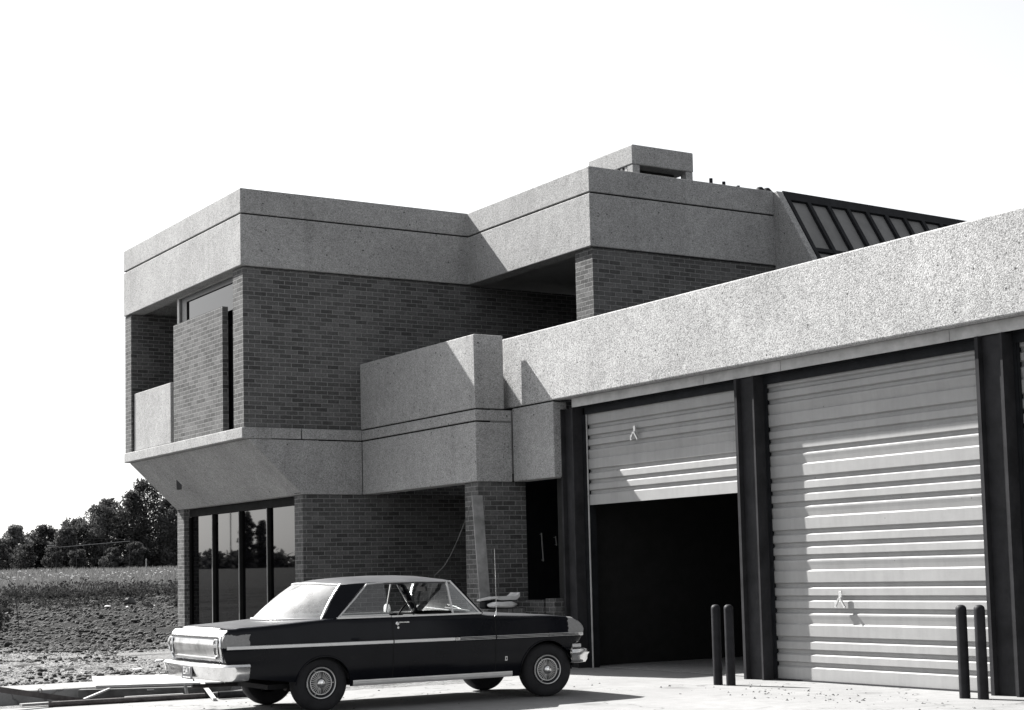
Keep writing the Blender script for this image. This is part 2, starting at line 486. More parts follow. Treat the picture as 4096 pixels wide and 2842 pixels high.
B = empty('fire_station', (xL, yU0, 0))
tag(B, 'two-storey brick and exposed-aggregate concrete building with an overhanging upper floor and ribbed garage doors', 'building')
G = .011                        # half joint width
CON = M['fine_aggregate']; COARSE = M['exposed_aggregate']; BRK = M['brown_brick']; JNT = M['joint']

# roof fascia: two courses of precast with an open joint between them
outer = [(xU, yU0), (xV, yU0), (xV, yR), (xW, yR), (xW + .02, yU1 + 3), (xU + 3.2, yU1 + 3), (xU + 3.2, yU1), (xU, yU1)]
def inset(d):
    return [(xU + d, yU0 + d), (xV + d, yU0 + d), (xV + d, yR + d), (xW - d, yR + d), (xW - d, yU1 + 3 - d),
            (xU + 3.2 + d, yU1 + 3 - d), (xU + 3.2 + d, yU1 - d), (xU + d, yU1 - d)]
MB().ring(outer, inset(.28), zJ + G, zT).build('roof_fascia', CON, B, bevel=.012)
MB().ring(outer, inset(.28), zB, zJ - G).build('roof_fascia', CON, B, bevel=.012)
MB().ring(inset(.03), inset(.25), zJ - .05, zJ + .05).build('fascia_joint', JNT, B)
MB().prism(inset(.285), zB + .20, zB + .42).build('soffit', M['ceiling_white'], B)
MB().prism(inset(.29), zT - .45, zT - .30).build('roof_deck', M['dark_steel'], B)
MB().prism([(xU + 3, yU0 + 6), (xE, yU0 + 6), (xE, yE), (xU + 3, yE)], 0, 6.9).build('rear_block', BRK, B)

# upper brick walls (set in 5 cm from the concrete)
I = .05
w = MB()
w.box(xU + I, 17.6, yU0 + I, yU0 + .30, zS1, zB - .012)
w.build('side_wall', BRK, B)
MB().box(xV + .06, xW + 2.0, yR + I, yR + .30, zS1, zB - .012).build('side_wall', BRK, B)
MB().box(xV + .06, xV + .36, yR + .302, yR + .515, zS1, zB - .012).build('brick_pier', BRK, B)
MB().box(17.3, 17.58, yR + .31, yU0 + .04, zS1, zB + .19).build('terrace_back_wall', M['interior'], B)
MB().box(xU + I, xU + .30, yU0 + .302, 23.94, zS1, zB - .012).build('brick_pier', BRK, B)
MB().box(xU + I, xU + .15, 24.39, 26.62, zS1, 5.735).build('brick_panel', BRK, B)
MB().box(xU + .022, xU + 1.9, 28.75, 29.08, zS1, zB - .012).build('end_wall', BRK, B)
MB().box(xU + .06, xU + .17, 26.80, 28.71, zS1 + .012, 4.765).build('balcony_parapet', CON, B, bevel=.012)
MB().box(xU + .062, xU + .168, 28.712, 28.748, zS1 + .012, 4.75).build('parapet_joint', JNT, B)
MB().box(xU + 1.9, xU + 2.1, 26.9, 29.06, zS1, zB + .19).build('balcony_back_wall', M['interior'], B)
# strip window behind the brick panel
wx = xU + .24
f = MB()
f.box(wx - .06, wx + .06, 26.68, 26.78, zS1, zB + .19)
f.box(wx - .06, wx + .06, 23.80, 26.678, 6.22, 6.30)
win = f.build('window', M['galvanised'], B)
f = MB()
f.box(wx - .03, wx + .05, 26.40, 26.678, zS1, 6.218)
f.box(wx - .03, wx + .05, 23.80, 26.398, 6.13, 6.218)
f.build('frame', M['frame_dark'], win)
MB().box(wx - .005, wx + .015, 23.80, 26.398, 5.45, 6.128).build('pane', M['tinted_glass'], win)
MB().box(wx - .005, wx + .015, 23.80, 26.398, zS1, 5.44).build('spandrel', M['frame_dark'], win)
MB().box(wx - .04, wx + .05, 23.80, 26.678, 6.302, 6.44).build('frame', M['frame_dark'], win)
MB().box(wx + .03, wx + 3.0, 23.81, 26.88, zS1 + .01, zS1 + .05).build('upper_floor', M['interior'], B)

# floor band: sill, sloping soffit and the flush side face
MB().extr_y([(xU, zS1), (xU, zS0 + .004), (xU + .095, zS0), (xU + .5, zS0), (xU + .5, zS1)], yU0, yU1).build('floor_sill', CON, B, bevel=.012)
MB().extr_y([(xU + .10, zS0 - .004), (xL, 2.645), (xL + .30, 2.645), (xL + .30, zS0 - .004)], yU0 + .003, yU1 - .02).build('sloping_soffit', CON, B, bevel=.012)
MB().prism([(xU + .5, yU0), (xL - G, yU0), (xL - G, yU0 + .3), (xU + .5, yU0 + .3)], zS0 + G, zS1 - .002).build('floor_band', CON, B)
MB().box(xL + G, xP - .002, yU0, yU0 + .25, zS0 + G, zS1 - .002).build('floor_band', CON, B, bevel=.008)
MB().box(xL + G, xP - .002, yU0, yU0 + .25, zLB, zS0 - G).build('floor_band', CON, B, bevel=.008)
MB().box(xL - .03, xP + .02, yU0 + .02, yU0 + .24, zLB + .02, zS1 - .03).build('band_joint', JNT, B)
# square hole for a lamp in the sloping soffit
sd = Vector((xL - xU - .1, 0, 2.645 - zS0)).normalized(); nrm = Vector((sd.z, 0, -sd.x))
LAMP = [[10.313, 27.716, 3.134], [10.418, 27.715, 3.033], [10.487, 27.933, 2.967], [10.475, 28.142, 2.979]]
q = MB()
pts = [Vector(c) + nrm * .004 for c in LAMP]
q.add([tuple(p) for p in pts] + [tuple(p - nrm * .03) for p in pts], [(0, 1, 2, 3), (7, 6, 5, 4), (0, 4, 5, 1), (1, 5, 6, 2), (2, 6, 7, 3), (3, 7, 4, 0)])
q.build('lamp_recess', M['frame_dark'], B)

# band returns toward the camera along x = xP, then along y = yPe
def elbow(e=0.0):
    return [(xP - e, yPe - e), (xF - G, yPe - e), (xF - G, yPe + .28), (xP + .28, yPe + .28), (xP + .28, yU0 - .002), (xP - e, yU0 - .002)]
MB().prism(elbow(), zLB, zPc - G).build('entrance_band', CON, B, bevel=.012)
MB().prism(elbow(.006), zPc + G, zPb - G).build('entrance_band', CON, B, bevel=.012)
MB().box(xP + .03, xF + .05, yPe + .03, yU0 - .02, zLB + .12, zPb - .004).build('entrance_ceiling', M['ceiling_white'], B)
MB().box(xP + .02, xP + .26, yPe + .02, yU0, zPc - .05, zPb + .03).build('band_joint', JNT, B)
# parapet with a thin return at its end
MB().prism([(xP, yPe), (xR, yPe), (xR, yPe + .135), (xP + .15, yPe + .135), (xP + .15, yU0 + .04), (xP, yU0 + .04)], zPb + G, zP).build('terrace_parapet', CON, B, bevel=.014)
MB().box(xP + .02, 17.3, yPe + .14, yU0 + .04, zPb - .10, zPb - .02).build('terrace_floor', M['smooth_concrete'], B)

# garage wing: deep precast fascia, with the drop piece beside the entrance
f = MB()
f.box(xF, xF + .15, yG, yPe + .6, zFb, zF)
f.build('garage_fascia', COARSE, B, bevel=.016)
MB().box(xF, xF + .24, yD0 + .002, yPe - .004, zLB, zFb - .02).build('fascia_drop', CON, B, bevel=.016)
MB().box(xF + .02, xF + .14, yD0 + .02, yPe + .5, zLB + .1, zF - .2).build('band_joint', JNT, B)
MB().box(xF + .152, xF + 9, yG + .2, yPe + .12, zF - .50, zF - .38).build('garage_roof', M['dark_steel'], B)
l = MB()
yy = [yG + .1, 8.35, 11.6, 14.2, 15.63, 18.55]
for a, b in zip(yy, yy[1:]): l.box(xF + .155, xF + .170, a + .004, b - .004, 3.605, 3.73)
l.build('lintel_plate', M['lintel_paint'], B)
MB().box(xF + .02, xF + .30, yG + .05, yD0 - .02, 3.735, 3.80).build('fascia_underside', M['smooth_concrete'], B)
MB().box(xD - .06, xD + .10, yG + .1, 18.55, 3.60, 3.73).build('door_header', M['dark_steel'], B)
MB().box(xD - .035, xD + .02, yG + .1, 18.43, 3.50, 3.598).build('door_header', M['dark_steel'], B)

# ribbed sectional doors
def door_profile(zbot, ztop, joint0, pitch=.619):
    """face profile in (x,z) from the bottom up; x towards the outside is smaller"""
    pts = [(0, zbot), (-.022, zbot), (-.022, zbot + .03)]
    marks = []
    j = joint0
    while j > zbot - pitch: j -= pitch
    while j < ztop + pitch:
        marks.append((j, 'J'))
        for d in (.195, .344, .490): marks.append((j - d, 'G'))
        j += pitch
    marks.sort()
    for z, k in marks:
        if z < zbot + .06 or z > ztop - .09: continue
        if k == 'G':
            pts += [(-.022, z - .012), (.012, z + .010), (.012, z + .044), (-.022, z + .060)]
        else:
            pts += [(-.026, z - .008), (-.006, z + .008), (-.014, z + .06), (-.022, z + .10)]
    pts += [(-.022, ztop), (0, ztop)]
    pts += [(.03, ztop), (.03, zbot)]
    return [(xD + .028 + a, z) for a, z in pts]
def make_door(y0, y1, zbot, joint0, pale_bar=None):
    d = MB().extr_y(door_profile(zbot, 3.54, joint0), y0, y1).build('garage_door', M['door_paint'], B)
    if pale_bar:
        hy, hz = pale_bar
        h = MB().box(xD - .040, xD - .024, hy - .022, hy + .022, hz - .02, hz + .09)
        h.beam((xD - .05, hy + .06, hz - .075), (xD - .05, hy + .005, hz + .01), .018, .02)
        h.beam((xD - .05, hy - .085, hz - .10), (xD - .05, hy - .005, hz + .01), .018, .02)
        h.box(xD - .055, xD - .045, hy + .045, hy + .075, hz - .10, hz - .03)
        h.build('latch', M['trim'], d)
    return d
def door_guide(y):
    MB().box(xD - .016, xD - .004, y - .022, y + .004, 0, 3.50).build('door_guide', M['dark_steel'], B)
for y in (14.655, 10.86): door_guide(y)
D1 = make_door(15.155, 18.43, 2.238, 2.878, (17.277, 3.15))
D2 = make_door(11.36, 14.655, .018, .654, (13.50, .95))
D3 = make_door(7.56, 10.86, .018, .654, (9.7, .95))
MB().box(xD - .03, xD + .02, 11.36, 14.655, .0, .017).build('door_seal', M['tyre'], D2)

def steel_column(yc, w=.34, ja=None, jb=None):
    """H section seen on edge, angles against the door leaves"""
    y0, y1 = yc - w / 2, yc + w / 2
    m = MB()
    m.box(xD - .20, xD - .005, y1 - .045, y1, 0, 3.60)            # far flange
    m.box(xD - .185, xD - .005, y0, y0 + .03, 0, 3.60)            # near flange
    m.box(xD - .135, xD - .115, y0 + .031, y1 - .046, 0, 3.60)    # web
    c = m.build('steel_column', M['primer_steel'], B)
    for a, b in ((y1 + .001, ja), (jb, y0 - .001)):
        if a and b: MB().box(xD - .03, xD + .12, a, b, 0, 3.50).build('door_jamb', M['dark_steel'], B)
    return c
steel_column(14.845, .34, 15.152, 14.657)
steel_column(11.075, .34, 11.358, 10.862)
steel_column(7.30, .34, 7.558, None)
steel_column(18.66, .30, None, 18.432)
MB().box(xD - .016, xD - .003, 18.412, 18.434, 0, 3.499).build('door_track', M['lintel_paint'], B)
MB().box(xD + .06, xD + .10, 15.17, 15.20, 0, 2.5).build('door_track', M['dark_steel'], B)

# inside of the garage: dark walls, floor and ceiling
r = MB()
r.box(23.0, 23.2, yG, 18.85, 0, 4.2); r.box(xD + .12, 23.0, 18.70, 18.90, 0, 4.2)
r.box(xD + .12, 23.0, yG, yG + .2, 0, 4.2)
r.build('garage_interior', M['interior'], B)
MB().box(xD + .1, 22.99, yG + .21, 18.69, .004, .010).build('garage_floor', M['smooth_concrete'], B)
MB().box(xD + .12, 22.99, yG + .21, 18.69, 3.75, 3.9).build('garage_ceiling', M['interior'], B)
MB().box(xF + .3, 23.2, yG - .02, yG + .19, 0, zF - .1).build('garage_end_wall', BRK, B)

# ground floor: brick flank wall, glazed front between piers
MB().box(xL + .012, 17.5, yU0 + .018, yU0 + .30, 0, zLB - .006).build('ground_floor_wall', BRK, B)
MB().box(xL + .012, xL + .20, yU0 + .302, 23.815, 0, 2.64).build('brick_pier', BRK, B)
MB().box(xL + .012, xL + .11, 28.74, 29.085, 0, 2.64).build('brick_pier', BRK, B)
MB().box(xL + .24, 13.5, 28.88, 29.07, 0, 2.9).build('ground_floor_wall', BRK, B)
gx = xL + .155
f = MB()
f.box(xL + .112, gx + .06, 23.818, 28.738, 2.50, 2.643)
f.box(gx - .06, gx + .06, 23.818, 28.74, .0, .22)
sw = f.build('window', M['joint'], B)
ym = [28.77, 27.555, 26.32, 25.11, 23.80]
for y in ym[1:-1]:
    MB().box(gx - .050, gx + .03, y - .022, y + .022, .221, 2.499).build('mullion', M['joint'], sw)
    MB().box(gx - .060, gx - .051, y + .008, y + .022, .221, 2.499).build('mullion_cap', M['galvanised'], sw)
for a, b in zip(ym, ym[1:]):
    MB().box(gx + .0, gx + .02, b + .0225, a - .0225, .221, 2.499).build('pane', M['tinted_glass'], sw)
MB().box(xL + .112, gx + .03, 28.745, 28.88, .0, 2.499).build('corner_post', M['joint'], sw)
MB().box(xL + .36, xL + .45, yU0 + .31, 28.85, 2.641, 3.4).build('upstand', M['interior'], B)

# entrance: brick pier under the band, dark passage behind it
MB().box(xP + I, xF + .24, yPe + .05, 20.30, 0, zLB - .002).build('entrance_pier', BRK, B)
MB().box(xP + .06, xF + .20, yPe + .06, 20.28, zLB - .0015, zLB + .1).build('pier_cap', JNT, B)
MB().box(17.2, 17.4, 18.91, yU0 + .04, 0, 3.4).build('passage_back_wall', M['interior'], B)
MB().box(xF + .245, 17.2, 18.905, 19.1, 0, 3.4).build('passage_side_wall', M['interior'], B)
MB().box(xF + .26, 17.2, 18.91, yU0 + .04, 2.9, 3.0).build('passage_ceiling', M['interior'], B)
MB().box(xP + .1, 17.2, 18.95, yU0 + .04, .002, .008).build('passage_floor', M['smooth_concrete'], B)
# low unfinished brick wall beside the passage
MB().box(xF + .04, xF + .30, 18.93, 19.16, 0, .955).build('low_brick_wall', BRK, B)
MB().box(xF + .06, xF + .30, 19.24, yPe + .03, 0, .93).build('low_brick_wall', BRK, B)

# roof: plant box with a louvred gap, mansard with battens, small vents
px0, px1, py0, py1 = 16.40, 17.735, 21.95, 23.28
MB().box(px0, px1, py0, py1, 8.292, 8.642).build('plant_box', CON, B, bevel=.02)
for ax in (px0 + .01, px1 - .16):
    for ay in (py0 + .02, py1 - .17):
        MB().box(ax, ax + .15, ay, ay + .15, zT - .3, 8.29).build('plant_box_leg', CON, B)
MB().box(px0 + .2, px1 - .2, py0 + .3, py1 - .2, zT - .3, 8.285).build('plant_box_core', M['interior'], B)
l = MB()
for i in range(7): l.box(px0 + .02, px0 + .05, py0 + .20 + i * .13, py0 + .26 + i * .13, zT - .3, 8.285)
l.build('louvre', M['galvanised'], B)
# mansard
sl = Vector((0, -1, -1.635)).normalized()
ridge = Vector((xW, 19.755, 7.488))
def man(x, d, out=0.0):
    n = Vector((0, -sl.z, sl.y)) * -1
    n = Vector((0, -1.635, 1)).normalized()
    p = ridge + sl * d + n * out
    return (x, p.y, p.z - .019 * (x - xW))
fin = MB()
q = [man(xW, -.02), man(xW, 3.4)]
prof = [(yR + .03, zT - .02), (q[0][1], q[0][2] - .02), (q[1][1], q[1][2]), (yR + .03, q[1][2])]
fin.add([(xW - .005, y, z) for y, z in prof] + [(xW + .13, y, z) for y, z in prof], [(0, 1, 2, 3), (7, 6, 5, 4), (0, 4, 5, 1), (1, 5, 6, 2), (2, 6, 7, 3), (3, 7, 4, 0)])
fin.build('mansard_cheek', CON, B, bevel=.01)
def slab(m, x0, x1, d0, d1, o0, o1):
    vs = [man(x0, d0, o0), man(x1, d0, o0), man(x1, d1, o0), man(x0, d1, o0), man(x0, d0, o1), man(x1, d0, o1), man(x1, d1, o1), man(x0, d1, o1)]
    m.add(vs, [(0, 1, 2, 3), (7, 6, 5, 4), (0, 4, 5, 1), (1, 5, 6, 2), (2, 6, 7, 3), (3, 7, 4, 0)])
p = MB(); slab(p, xW + .131, 27.0, 0, 3.4, -.11, -.05); p.build('mansard_panel', M['roof_panel'], B)
b = MB()
slab(b, xW + .131, 27.0, -.02, .17, -.049, .0)
b.build('mansard_ridge', M['dark_steel'], B)
x = xW + .135
for i in range(20):
    b = MB(); slab(b, x, x + .075, .172, 3.35, -.049, .004); b.build('mansard_batten', M['dark_steel'], B)
    x += .442
b = MB(); slab(b, xW + .131, 27.0, 1.22, 1.30, -.049, -.002); b.build('mansard_crossbar', M['dark_steel'], B)
MB().box(xW + .2, 27.0, 19.77, 26, 7.30, 7.42).build('mansard_roof', M['dark_steel'], B)
for x, z0 in ((19.81, 8.87), (20.13, 8.84), (20.495, 8.80)):
    MB().lathe([(.0, z0), (.035, z0), (.035, 7.3)], 10, 'z', (x, 24.0, 0)).build('vent_pipe', M['dark_steel'], B, True)
for x in (21.05, 21.23):
    MB().lathe([(0, 8.84), (.05, 8.83), (.11, 8.76), (.11, 8.72), (.05, 8.71), (.05, 7.3)], 12, 'z', (x, 24.0, 0)).build('roof_vent', M['dark_steel'], B, True)

# ------------------------------------------------------------------ the parked car (local frame: x forward from the rear axle, y to its left, z up)
CAR = empty('parked_car', (6.943, 15.378, 0), R(-1.205)); CAR.scale = (.9456,) * 3
tag(CAR, 'old black two-door car with a bright side strip, parked before the garage', 'car')
def cpart(mb, name, mat, parent=None, smooth=True, angle=35, bevel=0.0):
    return mb.build(name, mat, parent or CAR, smooth=smooth, local=True, angle=angle, bevel=bevel)
T_TOP = [(-1.10, .886), (-.95, .904), (-.5, .930), (-.05, .960), (.2, .966), (1.82, .964), (1.95, .945), (2.12, .937), (2.43, .923), (2.78, .914), (2.98, .901), (3.08, .888)]
T_W = [(-1.10, .805), (-.8, .845), (-.4, .868), (0, .878), (.8, .885), (2.0, .880), (2.6, .868), (2.95, .848), (3.08, .836)]
T_REAR = [(.38, -.93), (.45, -.985), (.582, -1.062), (.66, -1.088), (.734, -1.100), (.79, -1.086), (.85, -1.055), (.886, -1.02)]
T_FRONT = [(.40, 3.07), (.50, 3.09), (.583, 3.13), (.60, 3.205), (.63, 3.230), (.68, 3.260), (.72, 3.276), (.754, 3.280), (.80, 3.256), (.843, 3.204), (.87, 3.14), (.888, 3.08)]
def ztop(s): return smooth_table(T_TOP, s)
def wid(s): return smooth_table(T_W, s)
def prof(s, z):
    """half width at station s and height z"""
    w = wid(s)
    t = (z - .70)
    if t < 0: return w - .02 * min(1, (t / -.12)) ** 1.5 * .6 - .050 * max(0, (.55 - z) / .30) ** 1.6
    return w - .022 * (t / .22) ** 1.4
def zbot(s):
    b = .255
    if s < -.30: b = .33 + max(0, (-.30 - s)) * .12
    if s > 3.05: b = .40
    if abs(s) < .305: b = .300 + math.sqrt(max(0, .305 ** 2 - s * s)) * .93
    d = s - 2.745
    if abs(d) < .350: b = .300 + math.sqrt(max(0, .350 ** 2 - d * d)) * .965
    return b
def arch_cols(c, r):
    return [c - r * math.cos(PI * k / 20) for k in range(21)]
cols = [-.90, -.8, -.7, -.6, -.5, -.42, -.36, -.3055] + arch_cols(0, .3049) + [.3055, .45, .6, .79, 1.0, 1.2, 1.4, 1.6, 1.75, 1.86, 2.0, 2.06, 2.2, 2.3, 2.36, 2.3945] + arch_cols(2.745, .3495)
cols = [c for c in cols if c < 3.065]
NF = 6
body = MB()
NZ = 16
def side(sg):
    P = []
    for k in range(3, 0, -1):          # tail, following the raked rear edge
        row = []
        for i in range(NZ + 1):
            z = .40 + (ztop(-1.0) - .02 - .40) * i / NZ
            s = -.90 + (lerp_table(T_REAR, z) + .90) * k / 3
            row.append((s, sg * prof(s, z), z))
        s = row[-1][0]
        row += [(s, sg * (prof(s, z) - .010), z + .012), (s, sg * (prof(s, z) - .035), z + .02)]
        P.append(row)
    for s in cols:
        zb, zt = zbot(s), ztop(s) - .022
        row = [(s, sg * prof(s, zb + (zt - zb) * i / NZ), zb + (zt - zb) * i / NZ) for i in range(NZ + 1)]
        w = prof(s, zt)
        row += [(s, sg * (w - .010), zt + .014), (s, sg * (w - .035), zt + .022)]
        P.append(row)
    for k in range(1, NF + 1):         # nose
        row = []
        for i in range(NZ + 1):
            z = .40 + (.866 - .40) * i / NZ
            s0 = 3.07
            f = k / NF
            s = s0 + (smooth_table(T_FRONT, z) - s0) * f
            row.append((s, sg * (prof(s0, z) - .045 * f ** 2.6), z))
        s = row[-1][0]
        row += [(s - .01 * f, sg * (prof(s0, z) - .012 - .045 * f ** 2.6), z + .014), (s - .03 * f, sg * (prof(s0, z) - .04 - .045 * f ** 2.6), z + .022)]
        P.append(row)
    return P
SR, SL = side(-1), side(1)
body.grid(SR); body.grid(SL, flip=True)
def crown(s):
    if s > 1.8: return .034 * min(1, (3.2 - s) / .8) if s < 3.2 else 0
    return .018
def top(SRr, SLr, flip=False, n=14, into=None):
    P = []
    for a, b in zip(SRr, SLr):
        p, q = a[-1], b[-1]
        row = []
        for j in range(n + 1):
            t = j / n; u = 2 * t - 1
            c = crown(p[0]) * (1 - abs(u) ** 2.5)
            row.append((p[0] + .03 * (1 - u * u) * (1 if p[0] > 2.9 else 0), p[1] + (q[1] - p[1]) * t, p[2] + c))
        P.append(row)
    into.grid(P, flip=flip)
    return P
DECK, HOOD = MB(), MB()
iH = next(i for i, r in enumerate(SR) if r[-1][0] > 1.85)
iD = next(i for i, r in enumerate(SR) if r[-1][0] > .10)
top(SR[:iD + 1], SL[:iD + 1], True, 14, DECK)
HP = top(SR[iH:], SL[iH:], True, 14, HOOD)
# nose and tail closing faces
def cap(rowR, rowL, bow, flip):
    P = []
    for a, b in zip(rowR, rowL):
        P.append([(a[0] + bow * (1 - (2 * j / 12 - 1) ** 2), a[1] + (b[1] - a[1]) * j / 12, a[2]) for j in range(13)])
    body.grid(P, flip=flip)
cap(SR[-1], SL[-1], .03, True); cap(SR[0], SL[0], -.02, False)
BODY = cpart(body, 'body', M['car_paint'])
cpart(DECK, 'deck_lid', M['faded_sheen_paint']); cpart(HOOD, 'hood', M['faded_sheen_paint'])
# floor pan, wheel wells
MB_ = MB().box(-.5, 3.0, -.55, .55, .25, .30)
cpart(MB_, 'floor_pan', M['car_inside'], smooth=False)
for s, r in ((0, .32), (2.745, .37)):
    for sg in (-1, 1):
        P = [[(s - r * math.cos(PI * k / 14), sg * yy, .26 + r * .92 * math.sin(PI * k / 14)) for k in range(1, 14)] for yy in (.83, .50)]
        w = MB().grid(P)
        c0 = [(s - r * math.cos(PI * k / 14), sg * .50, .26 + r * .92 * math.sin(PI * k / 14)) for k in range(1, 14)]
        w.add(c0, [tuple(range(13))])
        cpart(w, 'wheel_well', M['car_inside'])
# cabin trim: inner belt, seats, dash
c = MB()
for sg in (-1, 1): c.box(.11, 1.86, sg * .80, sg * .77, .30, .905)
cpart(c, 'door_card', M['car_inside'], smooth=False) if False else None
for sg in (-1, 1):
    cpart(MB().box(.36, 1.90, sg * .822, sg * .765, .34, .955), 'door_card', M['car_inside'], smooth=False)
cpart(MB().box(-.30, .20, -.70, .70, .90, .945), 'parcel_shelf', M['car_inside'], smooth=False)
def seat(x, zt, tilt):
    m = MB()
    m.box(x, x + .50, -.66, .66, .34, .54)
    m.beam((x - .02, 0, .50), (x - .02 - tilt, 0, zt), 1.30, .13)
    return cpart(m, 'seat', M['car_inside'], smooth=False, bevel=.04)
seat(.95, .955, .12); seat(.16, .945, .12)
cpart(MB().box(1.72, 2.0, -.76, .76, .72, .945), 'dashboard', M['car_inside'], smooth=False, bevel=.03)
m = MB(); cx, cz = 1.58, .93
ring = [(cx + .19 * math.sin(a) * .45, .36 + .19 * math.cos(a), cz + .19 * math.sin(a) * .89) for a in [2 * PI * k / 28 for k in range(29)]]
m.tube(ring, .011, 6, False); m.tube([(cx, .36 - .19, cz), (cx + .03, .36, cz - .03), (cx, .36 + .19, cz)], .008, 5); m.tube([(cx, .36, cz), (1.85, .36, .70)], .02, 6)
cpart(m, 'steering_wheel', M['car_inside'])
cpart(MB().box(1.60, 1.62, -.11, .11, 1.22, 1.27).beam((1.61, 0, 1.27), (1.66, 0, 1.33), .015, .015), 'rear_view_mirror', M['frame_dark'], smooth=False)

# greenhouse -----------------------------------------------------------
RW = [(.10, .50), (.35, .58), (.7, .615), (1.2, .62), (1.5, .60), (1.68, .575)]
def roof_row(s, n=16):
    """cross-section of the roof skin at station s"""
    w = smooth_table(RW, s)
    ze = smooth_table([(.05, 1.290), (.35, 1.322), (.7, 1.340), (1.2, 1.347), (1.5, 1.340), (1.68, 1.328)], s)
    zc = smooth_table([(.05, 1.335), (.35, 1.378), (.7, 1.400), (1.05, 1.408), (1.4, 1.395), (1.6, 1.368), (1.68, 1.350)], s)
    s9 = .288 + (s - .13) * (.112) / .27 if s < .40 else s
    row = [(s9, -w - .042, ze - .016), (s9, -w - .036, ze - .002)]
    for j in range(n + 1):
        u = 2 * j / n - 1
        sr = .288 - .16 * (1 - abs(u) ** 2.4)
        sj = sr + (s - .13) * (.40 - sr) / .27 if s < .40 else s
        row.append((sj + (.05 * (1 - u * u) if s > 1.6 else 0), w * u, ze + (zc - ze) * (1 - abs(u) ** 2.6)))
    row += [(s9, w + .036, ze - .002), (s9, w + .042, ze - .016)]
    return row
rs = [.13, .19, .25, .32, .40, .5, .7, .95, 1.2, 1.4, 1.5, 1.58, 1.64, 1.68]
top_skin = [roof_row(s) for s in rs]
under = [[(x, y * .985, z - .018) for x, y, z in row] for row in top_skin]
rf = MB().grid(top_skin).grid(under, flip=True)
n0 = len(top_skin[0])
for A_, B_ in ((top_skin[0], under[0]), (top_skin[-1], under[-1]), ([r[0] for r in top_skin], [r[0] for r in under]), ([r[-1] for r in top_skin], [r[-1] for r in under])):
    rf.grid([A_, B_])
ROOF = cpart(rf, 'roof', M['roof_paint'])
def quadstrip(pts_a, pts_b, thick, nrm):
    v = Vector(nrm) * thick
    P = [pts_a, pts_b, [tuple(Vector(p) - v) for p in pts_b], [tuple(Vector(p) - v) for p in pts_a], pts_a]
    return MB().grid(P)
for sg in (-1, 1):
    # C pillar: broad raked panel between back glass and side glass
    A_ = [(.02, sg * .760, .955), (.155, sg * .715, 1.13), (.300, sg * .630, 1.318)]
    B_ = [(.16, sg * .818, .955), (.355, sg * .745, 1.13), (.575, sg * .655, 1.325)]
    cpart(quadstrip(A_, B_, .03, (0, sg, .2)), 'rear_pillar', M['car_paint'])
    # A pillar
    p = MB().beam((1.945, sg * .775, .955), (1.640, sg * .632, 1.330), .035, .04)
    cpart(p, 'windscreen_pillar', M['car_paint'], smooth=False)
    p = MB().beam((1.912, sg * .808, .965), (1.612, sg * .664, 1.330), .012, .018)
    cpart(p, 'pillar_trim', M['trim'], smooth=False)
    # bright surround of the side glass: roof rail, rear edge, belt
    p = MB().tube([(1.605, sg * .668, 1.327), (1.2, sg * .676, 1.336), (.8, sg * .672, 1.331), (.595, sg * .668, 1.316), (.395, sg * .748, 1.145), (.188, sg * .826, .978)], .0095, 6)
    cpart(p, 'window_trim', M['trim'])
    p = MB().box(.16, .785, sg * .828, sg * .856, .962, .980)
    cpart(p, 'belt_trim', M['trim'], smooth=False)
    p = MB().box(.795, 1.90, sg * .828, sg * .856, .960, .978)
    cpart(p, 'belt_trim', M['trim'], smooth=False)
    cpart(MB().box(.20, .78, sg * .812, sg * .822, .982, .995), 'belt_trim', M['trim'], smooth=False)
    # vent window bar
    cpart(MB().beam((1.560, sg * .818, .975), (1.560, sg * .676, 1.325), .016, .018), 'vent_bar', M['trim'], smooth=False)
    # glass panes
    g = MB().add([(.80, sg * .812, .93), (1.54, sg * .812, .93), (1.50, sg * .668, 1.246), (.80, sg * .664, 1.249)], [(0, 1, 2, 3)])
    cpart(g, 'vent_glass', M['car_glass'], smooth=False) if False else None
    g = MB().add([(1.572, sg * .814, .97), (1.895, sg * .804, .97), (1.60, sg * .668, 1.325), (1.572, sg * .672, 1.325)], [(0, 1, 2, 3)])
    cpart(g, 'vent_glass', M['car_glass'], smooth=False)
    g = MB().add([(.20, sg * .816, .975), (.795, sg * .818, .975), (.795, sg * .672, 1.328), (.60, sg * .668, 1.316)], [(0, 1, 2, 3)])
    cpart(g, 'quarter_glass', M['car_glass'], smooth=False)
def bent_glass(base, topp, n=12, bulge=.02):
    P = []
    for i in range(7):
        t = i / 6
        row = []
        for j in range(n + 1):
            u = 2 * j / n - 1
            a = Vector(base(u)); b = Vector(topp(u))
            p = a.lerp(b, t)
            row.append(tuple(p + Vector((0, 0, bulge * 4 * t * (1 - t)))))
        P.append(row)
    return MB().grid(P)
WS = bent_glass(lambda u: (1.945 + .14 * (1 - u * u), .762 * u, .955 + .01 * (1 - u * u)), lambda u: (1.645 + .06 * (1 - u * u), .622 * u, 1.33 + .018 * (1 - u * u)))
cpart(WS, 'windscreen', M['car_glass'])
blb = lambda u: (.02 - .40 * (1 - abs(u) ** 2.4), .750 * u, .962 + .004 * (1 - u * u))
blt = lambda u: (.300 - .16 * (1 - abs(u) ** 2.4), .622 * u, 1.315 + .022 * (1 - u * u))
BL = bent_glass(blb, blt, 24, .025)
cpart(BL, 'back_glass', M['glare_glass'])
us = [-1 + k / 12 for k in range(25)]
cpart(MB().tube([Vector(blb(u)) + Vector((-.004, 0, .006)) for u in us], .011, 6), 'back_glass_trim', M['trim'])
cpart(MB().tube([Vector(blt(u)) + Vector((-.006, 0, .004)) for u in us], .008, 6), 'back_glass_trim', M['trim'])
